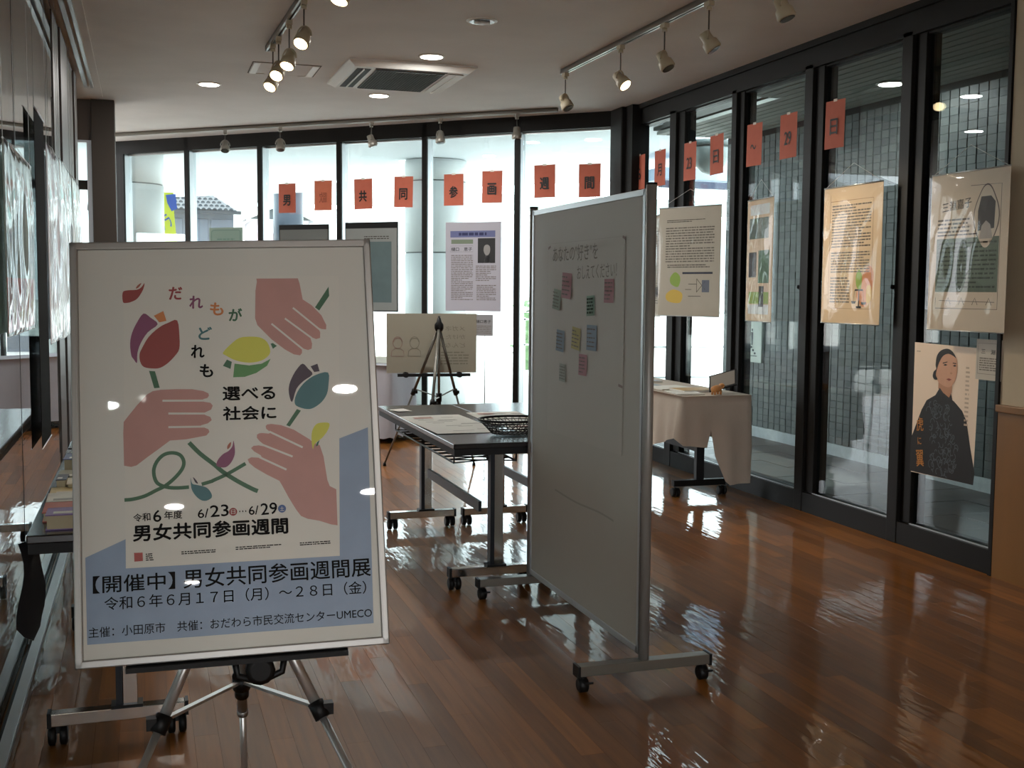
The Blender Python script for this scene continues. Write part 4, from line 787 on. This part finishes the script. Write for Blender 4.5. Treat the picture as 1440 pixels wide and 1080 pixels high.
tri_m = M('tripod_aluminium','#b9b8b4',.3,.75)
def easel(name, label, head, feet, mid_z, tray=None, scale=1, mat=tri_m, rt=.0125, clamp_z=None):
    """tripod easel: head hub, three telescopic legs, brace arms, centre column"""
    h = Vector(head); t = thing(name, label, 'easel', (h.x,h.y,0))
    L = lambda v: Vector(v)-Vector((h.x,h.y,0)); hub = L(h)
    G().lathe(hub+Vector((0,0,-.03)),(0,0,1),[(0,.026),(.02,.034),(.05,.034),(.07,.02),(.1,.012)],14).build('head_hub', black_m, t)
    cz = mid_z; G().cyl((0,0,cz-.05),(0,0,hub.z-.02),rt*.9).build('centre_column', mat, t)
    G().cyl((0,0,cz-.035),(0,0,cz+.03),rt*2).cyl((0,0,cz-.06),(0,0,cz-.035),rt*1.5).build('brace_collar', black_m, t)
    for f in feet:
        f = L(f); d = (f-hub); m = hub+d*.62; k = (hub.z-clamp_z)/(hub.z) if clamp_z else .62; m = hub+d*k
        lg = G().cyl(hub+d*.02,m,rt).build('leg', mat, t)
        G().cyl(m-d*.0,f+Vector((0,0,.02)),rt*.72).build('lower_tube', mat, lg)
        G().cyl(m-d.normalized()*.022,m+d.normalized()*.022,rt*1.75,n=10).obox(m+Vector((rt*1.8,0,0)),((1,0,0),(0,1,0),(0,0,1)),(rt*.9,rt*.9,rt*1.1)).build('leg_clamp', black_m, lg)
        G().cyl(f,f+Vector((0,0,.025)),.014,.011).build('rubber_foot', black_m, lg)
        G().bar((0,0,cz),m-d.normalized()*.03,.012,.006).build('brace_arm', mat, t)
    return t, hub
# front easel: two front legs, one rear leg, a mast behind the frame
e1 = thing('tripod_easel','aluminium tripod easel with black clamps holding the large framed sign','easel',(.196,2.7,0))
o0 = Vector((.196,2.7,0)); Lc = lambda v: Vector(v)-o0
hub = Vector((0,0,.816))
G().lathe(hub-Vector((0,0,.03)),(0,0,1),[(0,.026),(.02,.034),(.05,.034),(.08,.015)],14).build('head_hub', black_m, e1)
G().cyl(hub,Lc((.19,2.72,1.34)),.010).build('mast', tri_m, e1)
LEGS = [((-.225,2.30,0),.424),((.582,2.25,0),.421),((.24,3.10,0),.60)]
cc = hub+(Lc(LEGS[2][0])-hub)*.48; ms = []
for i, (f, k) in enumerate(LEGS):
    f = Lc(f); m = hub+(f-hub)*k; dn = (f-hub).normalized(); ms.append(m)
    lg = G().cyl(hub,m,.0125).build('leg', tri_m, e1)
    G().cyl(m,f,.0088).build('lower_tube', tri_m, lg)
    if i < 2: G().cyl(m-dn*.02,m+dn*.02,.0185,n=10).obox(m+Vector((.02 if i else -.02,0,.004)),((1,0,0),(0,1,0),(0,0,1)),(.011,.012,.013)).build('leg_clamp', black_m, lg)
    else: G().cyl(m-dn*.008,m+dn*.008,.0145,n=10).build('leg_clamp', M('grey_ring','#8c8a88',.3,.6), lg)
    G().cyl(f,f-dn*.03,.013,.011).build('rubber_foot', black_m, lg)
dn = (Lc(LEGS[2][0])-hub).normalized()
G().cyl(cc-dn*.02,cc+dn*.02,.023).cyl(cc+dn*.02,cc+dn*.05,.018).build('brace_collar', black_m, e1)
for i in range(2): G().bar(cc,ms[i]-(Lc(LEGS[i][0])-hub).normalized()*.008,.014,.007).build('brace_arm', tri_m, e1)
# tray bar under the frame
ta = fs.matrix_world@Vector((-.215,.0,-.007)); tb = fs.matrix_world@Vector((.225,.0,-.007))
G().bar(Lc(ta),Lc(tb),.032,.01).build('tray_bar', black_m, e1)
kc = Lc(fs.matrix_world@Vector((.045,.02,-.03)))
G().lathe(kc-Vector((0,.02,0)),(0,1,0),[(0,.02),(.004,.03),(.03,.03),(.034,.02)],12).build('tray_knob', black_m, e1)
G().tube([kc+Vector((-.05,0,.02)),kc+Vector((-.045,0,-.012)),kc+Vector((0,0,-.028)),kc+Vector((.045,0,-.01)),kc+Vector((.05,0,.02))],.0075).build('carry_handle', black_m, e1)

# ================================================================ TABLES
def caster_mesh():
    g = G(); g.cyl((0,0,.045),(0,0,.066),.009,n=8).box(-.012,.012,-.012,.012,.04,.062)
    for x in (-.017,.017): g.lathe((x-.012,0,.032),(1,0,0),[(0,.024),(.004,.0315),(.020,.0315),(.024,.024)],16)
    return g.mesh('caster', black_m)
CAST = caster_mesh()
def folding_table(label, x0, x1, y0, y1, grp=None, lattice=True, barm=None):
    t = thing('folding_table', label, 'table', ((x0+x1)/2,(y0+y1)/2,0), 0, grp); W2, L2 = (x1-x0)/2, (y1-y0)/2
    G().box(-W2,W2,-L2,L2,.695,.72,.004).build('table_top', tabletop_m, t)
    g = G(); g.box(-W2+.004,W2-.004,-L2+.004,-L2+.02,.665,.695).box(-W2+.004,W2-.004,L2-.02,L2-.004,.665,.695).box(-W2+.004,-W2+.02,-L2+.02,L2-.02,.665,.695).box(W2-.02,W2-.004,-L2+.02,L2-.02,.665,.695); g.build('apron', black_m, t)
    ins = .17 if x0 > 0 else .28
    for s in (-1,1):
        y = s*(L2-ins); fb = G().box(-W2+.03,W2-.025,y-.022,y+.022,.064,.105,.003).build('foot_bar', chrome_m, t)
        G().box(-W2+.02,-W2+.032,y-.024,y+.024,.062,.108).build('end_cap', black_m, fb); G().box(W2-.025,W2-.015,y-.024,y+.024,.062,.108).build('end_cap', black_m, fb)
        G().box(.015,.06,y-.02,y+.02,.105,.67,.002).build('leg', chrome_m, t); G().box(-.005,.014,y-.025,y+.025,.105,.68).build('leg_channel', bluesteel_m, t)
        G().box(-.02,.075,y-.03,y+.03,.105,.115).build('leg_plate', black_m, t)
        for x in (-W2+.05,W2-.05): inst('caster', CAST, t, (x,y,0))
        G().bar((0,y-s*.02,.62),(0,y-s*.28,.685),.02,.012).build('fold_strut', black_m, t)
    G().bar((.0,-L2+.34,.36),(.0,L2-.36,.36),.016,.05).build('stretcher', barm or bluesteel_m, t)
    if lattice:
        g = G(); zz = .60
        for x in (-W2+.06,W2-.08): g.cyl((x,-L2+.22,zz),(x,L2-.22,zz),.005,n=6)
        k = -L2+.22; 
        while k < L2-.3:
            g.cyl((-W2+.06,k,zz),(W2-.08,k+.11,zz),.0035,n=5); g.cyl((W2-.08,k,zz),(-W2+.06,k+.11,zz),.0035,n=5); k += .11
        for x in (-W2+.06,W2-.08):
            for y in (-L2+.22,L2-.22): g.cyl((x,y,zz),(x,y,.69),.004,n=6)
        g.build('wire_shelf', black_m, t)
    return t
FT = 'black folding tables on casters'
folding_table('black folding table with worksheets, beside the whiteboard',1.325,1.775,4.96,6.72,FT)
folding_table('black folding table joined behind the worksheet table, mostly hidden by the whiteboard',1.78,2.23,4.96,6.72,FT)
folding_table('black book table along the left glass wall, mostly behind the framed sign',-.33,.125,3.42,5.22,FT,lattice=False)
folding_table('black book table farther along the left glass wall',-.33,.125,5.26,7.06,FT,lattice=False)

# paper sheets and basket on the worksheet tables
def sheet(label, cx, cy, wd, ln, rot, mat=paper_m, grp='worksheets on the black table', z=.7215, art=0, w_=0):
    t = thing('paper_sheet', label, 'paper', (cx,cy,z), rot, grp)
    G().grid(4,4,lambda u,v:((u-.5)*wd,(v-.5)*ln,.0012+.0015*math.sin(u*3+v*4+cx))).build('sheet', mat, t)
    if art:
        rnd = random.Random(art); g = G()
        for k in range(16):
            x = rnd.uniform(-.4,.3)*wd; y = rnd.uniform(-.42,.4)*ln; g.box(x,x+rnd.uniform(.03,.12),y,y+.006,.0032,.0036)
        g.build('handwriting', M('pencil_grey','#8c8880',.8), t)
        G().box(-.35*wd,-.05*wd,.3*ln,.38*ln,.0032,.0036).build('printed_title', M('title_pink','#b98a7c',.7), t)
    return t
sheet('large white worksheet along the front edge of the black table',1.50,5.72,.34,.80,.02,art=3)
sheet('white worksheet lying across the seam of the two black tables',1.87,5.90,.30,.62,-.03,z=.7215,art=5)
sheet('white worksheet beside the black basket',1.90,5.38,.29,.38,.04,z=.7215,art=7)
sheet('small white slip at the far corner of the black table',1.40,6.43,.09,.13,.2)
bk_ = thing('wire_basket','black oval mesh basket on the corner of the worksheet table','basket',(1.69,5.22,.722))
def oval(r, z, n=28): return [(r*1.25*math.cos(2*PI*k/n), r*math.sin(2*PI*k/n), z) for k in range(n)]
G().tube(oval(.135,.075),.006,6,True).build('rim', black_m, bk_)
g = G()
for k in range(5): g.tube(oval(.085+.05*k/5,.012+.063*k/5),.0022,5,True)
for k in range(28):
    a, b_ = oval(.08,.004)[k], oval(.135,.075)[k]; a2 = oval(.135,.075)[(k+3)%28]; g.tube([a,b_],.0016,4); g.tube([a,a2],.0016,4)
g.build('wire_mesh', black_m, bk_)
g = G(); V_ = oval(.082,.006); g.face(V_); g.build('base', M('basket_liner','#262628',.8), bk_)

# books on the left tables
BKS = [('#8a6fb0','purple paperback, first in the row at the near table end',.245,.045,3.475,.115,-0.283),('#c05a4a','red and pink covered book behind the purple paperback',.27,.03,3.600,.17,-0.301),
 ('#d9dcd6','white covered book behind the red one',.26,.028,3.790,.16,-0.305),('#cdbd8e','cream and yellow book behind the white one',.25,.022,3.955,.14,-0.308),
 ('#27344a','navy book lying at the glass side behind the cream book',.035,.045,4.115,.12,-0.300),('#d7d3c2','pale book right of the navy one',.2,.035,4.075,.14,-0.262),
 ('#8c8f80','grey green magazine farther back on the book table',.26,.03,4.270,.16,-0.304),('#2e3a72','blue covered stack of booklets beyond the grey magazine',.18,.06,4.500,.16,-0.299),
 ('#c9cfc4','pale book leaning at the back of the near book table',.18,.05,4.660,.14,-0.288)]
for i, (c, lab, wd, th, y, dp, x) in enumerate(BKS):
    t = thing('book', lab, 'book', (x,y,.721), random.uniform(-.03,.03), 'books laid out on the left tables')
    G().box(.004,wd-.004,.004,dp-.006,.003,th-.003).build('pages', M('page_cream','#cbbf9f',.8), t)
    tilt = .0
    G().box(0,wd,0,dp,th-.003,th).box(0,wd,0,dp,0,.003).box(0,wd,dp-.004,dp,0,th).build('cover', M('book_'+str(i), c, .4, var=.15, vscale=18), t)
    G().box(.02,wd-.03,.02,.05,th,th+.0006).build('cover_title', white_m if i != 2 else M('title_grey','#9aa0a2',.6), t)
# dark cloth corner hanging from the near end of the book table
t = thing('dark_cloth','dark cloth corner hanging at the glass side of the book table','cloth',(-.335,3.46,.69))
G().grid(4,8,lambda u,v:(-.02+.06*u*(1-.3*v)+.012*math.sin(v*5+u*4),.02*math.sin(u*6+v*3)+.12*u,-.30*v*(1-.35*abs(u-.5)))).build('cloth', M('cloth_dark','#15181c',.8), t)

# ================================================================ CLOTHED TABLES
def cloth_table(name, label, loc, rotz, W_, L_, top, drop, mat, grp, seed=1):
    t = thing(name, label, 'table', (loc[0],loc[1],0), rotz, grp)
    G().box(-W_/2+.02,W_/2-.02,-L_/2+.02,L_/2-.02,top-.03,top-.004).build('table_top', tabletop_m, t)
    for s in (-1,1):
        y = s*(L_/2-.25); G().box(-W_/2+.06,W_/2-.06,y-.022,y+.022,.072,.115,.003).build('foot_bar', black_m, t)
        G().box(-.03,.03,y-.02,y+.02,.115,top-.03,.002).build('leg', M('leg_dark','#24272b',.35,.5), t)
        for x in (-W_/2+.08,W_/2-.08): inst('caster', CAST, t, (x,y,0))
    G().bar((0,-L_/2+.25,.33),(0,L_/2-.25,.33),.02,.05).build('stretcher', bluesteel_m, t)
    cl = bpy.data.objects.new('tablecloth', None)
    n = 160; rnd = random.Random(seed); P_ = []; per = 2*(W_+L_)
    for i in range(n):
        s = per*i/n
        if s < W_: P_.append((-W_/2+s,-L_/2,0,-1,s/W_,0))
        elif s < W_+L_: P_.append((W_/2,-L_/2+s-W_,1,0,(s-W_)/L_,1))
        elif s < 2*W_+L_: P_.append((W_/2-(s-W_-L_),L_/2,0,1,(s-W_-L_)/W_,2))
        else: P_.append((-W_/2,L_/2-(s-2*W_-L_),-1,0,(s-2*W_-L_)/L_,3))
    g = G(); rows = 9; R = []
    for j in range(rows+1):
        v = j/rows; row = []
        for i, (x,y,nx_,ny_,u,side) in enumerate(P_):
            d = drop(side,u); w1 = math.sin(i*.42+seed)*.5+math.sin(i*.17+2*seed)*.5
            ex_ = .004+v*(.012+.045*max(0,w1)**1.5+.012*math.sin(i*1.05+seed))*(1 if d > .05 else .3); cr = 0
            row.append(g.bm.verts.new((x+nx_*ex_,y+ny_*ex_,top+.002-d*v)))
        R.append(row)
    for j in range(rows):
        for i in range(n):
            f = g.bm.faces.new((R[j][i],R[j][(i+1)%n],R[j+1][(i+1)%n],R[j+1][i])); f.smooth = True
    g.bm.faces.new(R[0]); o = g.build('tablecloth', mat, t); return t
clm = M('cloth_cream','#b9ad9e',.85,var=.06,vscale=5,bump=.3,bscale=12)
def drp(side, u):
    if side == 3: return .33+.06*math.cos(u*9)                       # long side facing the room
    if side == 0:                                                    # near end: falls lower at the right, notch at the middle
        if u < .36: return .33+.05*u
        if u < .44: return .33-.2*(1-abs(u-.40)/.04)*.5
        return .38+.22*min(1,(u-.44)/.15)
    return .36
rt = cloth_table('clothed_table','low display table under a beige cloth beside the right windows',(3.66,7.76),0,.52,1.86,.72,drp,clm,None,3)
clg = M('cloth_grey','#a3a3aa',.85,var=.05,vscale=4,bump=.3,bscale=10)
q = on_bw(3.83,-.40); bt2 = cloth_table('clothed_table','long table under a grey white cloth along the far windows, behind the framed sign',(q[0],q[1]),BWR+PI/2,0.50,3.68,.72,lambda s,u:.66+.02*math.sin(u*20),clg,None,5)
# things on the far clothed table
q = on_bw(2.25,-.33); t = thing('small_card_box','small pale box of cards at the right end of the far clothed table','box',(q[0],q[1],.723),BWR)
G().box(-.09,.09,-.05,.05,0,.055,.003).build('box', M('box_pale','#c9cfc4',.6), t); G().box(-.08,.08,-.04,.04,.055,.06).build('cards', paper_m, t)
# things on the right clothed table
def leaflet(lab, x, y, wd, ln, rot, mat, h=.006):
    t = thing('leaflet', lab, 'leaflet', (x,y,.7235), rot, 'leaflets on the beige clothed table'); G().box(-wd/2,wd/2,-ln/2,ln/2,0,h,.001).build('pages', paper_m, t)
    G().box(-wd/2,wd/2,-ln/2,ln/2,h,h+.001).build('cover', mat, t); return t
leaflet('open white booklet near the middle of the beige clothed table',3.60,7.45,.3,.30,.1,paper_m)
leaflet('white leaflet at the room side corner of the beige clothed table',3.52,7.05,.2,.26,-.1,paper_m)
leaflet('black edged leaflet on the beige clothed table',3.50,7.75,.2,.3,.15,M('cover_black','#23252a',.5))
leaflet('grey booklet at the far end of the beige clothed table',3.62,8.05,.28,.3,0,M('cover_grey','#8a8a8e',.6),.012)
leaflet('yellow green booklet far back on the beige clothed table',3.72,8.4,.22,.2,.1,M('cover_lime','#a6b44a',.5),.02)
leaflet('tan open book at the near end of the beige clothed table',3.66,7.2,.26,.22,.05,M('cover_tan','#c0a06c',.6),.014)
t = thing('tablet','black edged tablet propped up at the near window corner of the clothed table','tablet',(3.80,6.99,.757),-.5); t.rotation_euler = (0,-.3,-.75)
g = G().obox((0,0,.055),((1,0,0),(0,.72,.69),(0,-.69,.72)),(.10,.075,.005)); g.build('body', black_m, t)
G().obox((0,-.0045,.0595),((1,0,0),(0,.72,.69),(0,-.69,.72)),(.088,.063,.001)).build('screen', M('screen_grey','#8b8378',.25), t)
G().bar((.02,.06,.0),(.02,.03,.09),.02,.006).build('prop_stand', white_m, t)
t = thing('wooden_toy','small orange wooden animal figure leaning on the tablet','figurine',(3.69,6.90,.724),.4); tw_m = M('toy_wood','#c98a4e',.5)
g = G().lathe((-.05,0,.035),(1,0,.1),[(0,.012),(.01,.022),(.05,.026),(.08,.02),(.09,.01)],12)
for x in (-.035,.025):
    for y in (-.012,.012): g.cyl((x,y,0),(x,y,.03),.007,n=8)
g.build('body', tw_m, t); G().lathe((.03,0,.05),(1,0,.3),[(0,.012),(.012,.02),(.03,.017),(.042,.008)],12).build('head', tw_m, t)

# ================================================================ SECOND EASEL WITH ITS BOARD (seen from behind)
e2, _ = easel('tripod_easel','grey tripod easel with black joints standing in front of the far windows',(2.13,8.42,1.135),[(1.82,8.97,0),(2.52,8.80,0),(1.68,7.05,0)],.60,clamp_z=.62,mat=M('easel_grey','#6f6c64',.35,.5),rt=.011)
G().bar((-.30,.10,.765),(.26,.04,.765),.035,.022).build('tray_bar', black_m, e2)
for x, y in ((-.23,.16),(.18,.1)): G().cyl((x,y-.05,.765),(x,y-.01,.765),.022).build('tray_knob', black_m, e2)
G().cyl((0,0,1.16),(0,0,1.22),.008).build('top_pin', black_m, e2)
bd = thing('display_board','pale board with faint reversed writing and two drawn people, on the far easel','board',(1.765,8.62,.775),-.12); bm_ = M('board_grey','#aaa695',.8)
G().box(0,.70,-.003,.003,0,.46).build('board', bm_, bd)
fi = M('faint_ink','#8b8878',.8); fr_ = M('faint_pink','#a08a80',.8)
for s, x0, x1, z in (('メガネを',.40,.61,.345),('かけた人',.40,.61,.28),('どんな人？',.36,.61,.215)): text(bd, s, (x0,z), (x1,z), .038, fi, .3, y=-.0042, mirror=True)
dashes(bd,.42,.64,.06,.17,5,fi,y=-.004,seed=90)
for cx_, m in ((.085,fr_),(.215,fi)):
    g = G(); r_ = .036; stroke(g,[(cx_+r_*math.cos(a),.235+.045*math.sin(a)) for a in [2*PI*k/16 for k in range(17)]],.005,-.0042)
    stroke(g,[(cx_-.05,.13),(cx_-.045,.17),(cx_-.02,.19),(cx_+.02,.19),(cx_+.045,.17),(cx_+.05,.13),(cx_-.05,.13)],.005,-.0042,False)
    stroke(g,[(cx_-.036,.24),(cx_-.02,.265),(cx_+.02,.265),(cx_+.036,.24)],.008,-.0042); g.build('drawn_person', m, bd)
pb = thing('wall_stand_pole','thin pale pole in front of the bright window left of the whiteboard','pole',(3.02,9.9,0)) if False else None

# ================================================================ WHITEBOARD
wb = thing('whiteboard','tall double post mobile whiteboard on casters with sticky notes','whiteboard',(1.69,4.32,0))
X0 = 0
pm = M('board_surface','#b3afa4',.55,spec=.35,var=.03,vscale=2)
G().box(-.010,.010,-.62,.585,.125,1.765).build('panel', pm, wb)
g = G().box(-.014,.014,-.625,.59,1.755,1.778,.002).box(-.014,.014,-.625,.59,.11,.135,.002).box(-.014,.014,-.63,-.612,.11,1.778).box(-.014,.014,.575,.592,.11,1.778); g.build('panel_frame', alu_m, wb)
post_m = M('post_grey','#8a8884',.42,.3)
for y in (-.652,.612):
    G().cyl((0,y,.09),(0,y,1.79),.019,n=18).build('post', post_m, wb)
    G().cyl((0,y,1.79),(0,y,1.797),.0195,n=18).build('post_cap', black_m, wb)
    fb = G().box(-.255,.255,y-.025,y+.025,.062,.098,.003).build('foot_bar', M('foot_grey','#77746c',.35,.6), wb)
    G().box(-.262,-.252,y-.027,y+.027,.058,.1).build('end_cap', black_m, fb); G().box(.252,.262,y-.027,y+.027,.058,.1).build('end_cap', black_m, fb)
    for x in (-.235,.235):
        cg = G().lathe((x-.018,y,.027),(1,0,0),[(0,.02),(.004,.027),(.032,.027),(.036,.02)],16).cyl((x,y,.04),(x,y,.065),.01,n=8).box(x-.006,x+.03,y-.03,y-.024,.035,.042); cg.build('caster', black_m, wb)
for z in (1.15,.62): G().box(-.012,.012,-.634,-.622,z-.08,z+.08).build('pivot_bracket', black_m, wb)
text_ink = M('marker_red','#8a7a74',.7)
# sheet with handwriting and notes, on the face towards the left
ws = thing('poster_sheet','large thin white sheet taped to the whiteboard with handwriting','paper',(1.678,4.835,.0),-PI/2)
G().box(.14,.97,-.0008,.0008,.81,1.62).build('sheet', M('thin_sheet','#b5b1a6',.6), ws)
g = G(); stroke(g,[(.14,.81),(.14,1.62),(.97,1.62),(.97,.81)],.002,-.0012,False); g.build('sheet_edge', M('sheet_line','#a8a49a',.8), ws)
text(ws,'あなたの"好き"を',(.20,1.573),(.71,1.575),.065,M('hand_ink','#8d8880',.8),.3,y=-.0014); text(ws,'おしえてください！',(.49,1.492),(.90,1.50),.055,MATS['hand_ink'],.2,y=-.0014)
g = G()
for a, b_ in (((.14,1.60),(.17,1.61)),((.95,1.62),(.98,1.61)),((.93,1.07),(.97,1.065))): stroke(g,[a,b_],.01,-.0014,False)
g.build('tape', text_ink, ws)
g = G(); stroke(g,[(.25,.56),(.5,.55),(.75,.556),(.9,.55)],.008,-.001); sm_ = g
sm_.build('smudge_marks', M('smudge','#9b988e',.6), wb).matrix_local = Matrix.Translation((-.0105,.515,0))@Matrix.Rotation(-PI/2,4,'Z')
NOTES = [('pink',0.377,1.44,0.112,.06,'pink tilted sticky note near the top left of the whiteboard sheet',.1),('green',0.263,1.382,0.090,.10,'pale green folded sticky note at the left edge of the notes',.2),
 ('pink',0.832,1.42,0.095,.0,'pink sticky note at the upper right of the notes',0),('mint',0.646,1.361,0.084,-.05,'green striped note with dark writing in the middle of the notes',0),
 ('blue',0.308,1.208,0.095,.05,'blue tilted sticky note at the left of the middle row',.1),('yellow',0.491,1.225,0.095,.08,'yellow sticky note in the middle row',.05),('blue',0.662,1.235,0.106,0,'blue sticky note at the right of the middle row',0),
 ('grey',0.338,1.074,0.078,.03,'grey green sticky note at the bottom left of the notes',0),('pink',0.57,1.122,0.090,.0,'pink sticky note at the bottom of the notes',0)]
NC = dict(pink='#ad7d83',green='#93a495',mint='#82a08c',blue='#8699a8',yellow='#b0a76e',grey='#9a9f93')
for i, (c, x, z, s_, a, lab, lift) in enumerate(NOTES):
    t = thing('sticky_note', lab, 'sticky note', (1.6765,4.835-x,z), -PI/2, 'sticky notes on the whiteboard'); t.rotation_euler = (0,a,-PI/2)
    h_ = s_*.95; G().grid(3,4,lambda u,v:((u-.5)*s_,-.0015-(1-v)**2*(.0015+lift*.02),(v-.5)*h_)).build('note', M('note_'+c, NC[c], .7), t)
    dashes(t,-s_*.4,s_*.4,-h_*.42,h_*.42,5,M('note_ink_'+('d' if c == 'mint' else 'l'), '#1c3a2a' if c == 'mint' else '#77726d', .8),y=-.0045-lift*.02,seed=100+i,fill=.3 if c != 'mint' else .6)

# ================================================================ ROOM BEYOND THE LEFT GLASS (dim)
def chair(x, y, rot, lab):
    t = thing('stacking_chair', lab, 'chair', (x,y,0), rot, 'chairs beyond the left glass wall')
    G().grid(4,4,lambda u,v:((u-.5)*.42,(v-.5)*.42,.45-.02*math.sin(PI*u))).build('seat', M('chair_blue','#2d4152',.6), t)
    G().grid(4,3,lambda u,v:((u-.5)*.42,.22+.04*v,.58+v*.24)).build('backrest', MATS['chair_blue'], t)
    for a, b_ in (((-.2,-.2,0),(-.19,-.18,.44)),((.2,-.2,0),(.19,-.18,.44)),((-.2,.24,0),(-.19,.25,.8)),((.2,.24,0),(.19,.25,.8))): G().tube([a,b_],.011,8).build('leg', chrome_m, t)
def plain_table(x, y, lab):
    t = thing('meeting_table', lab, 'table', (x,y,0), 0, 'tables beyond the left glass wall')
    G().box(-.3,.3,-.9,.9,.68,.71,.004).build('table_top', M('top_white','#c3c4c0',.3), t)
    for a in (-.25,.25):
        for b_ in (-.8,.8): G().cyl((a,b_,0),(a,b_,.68),.016).build('leg', chrome_m, t)
plain_table(-2.4,6.5,'white topped table seen dimly through the left glass wall'); plain_table(-2.4,9.6,'farther white topped table behind the left glass wall')
chair(-1.85,6.2,-PI/2,'blue chair at the nearer table behind the left glass'); chair(-1.85,9.3,-PI/2,'blue chair at the farther table behind the left glass')
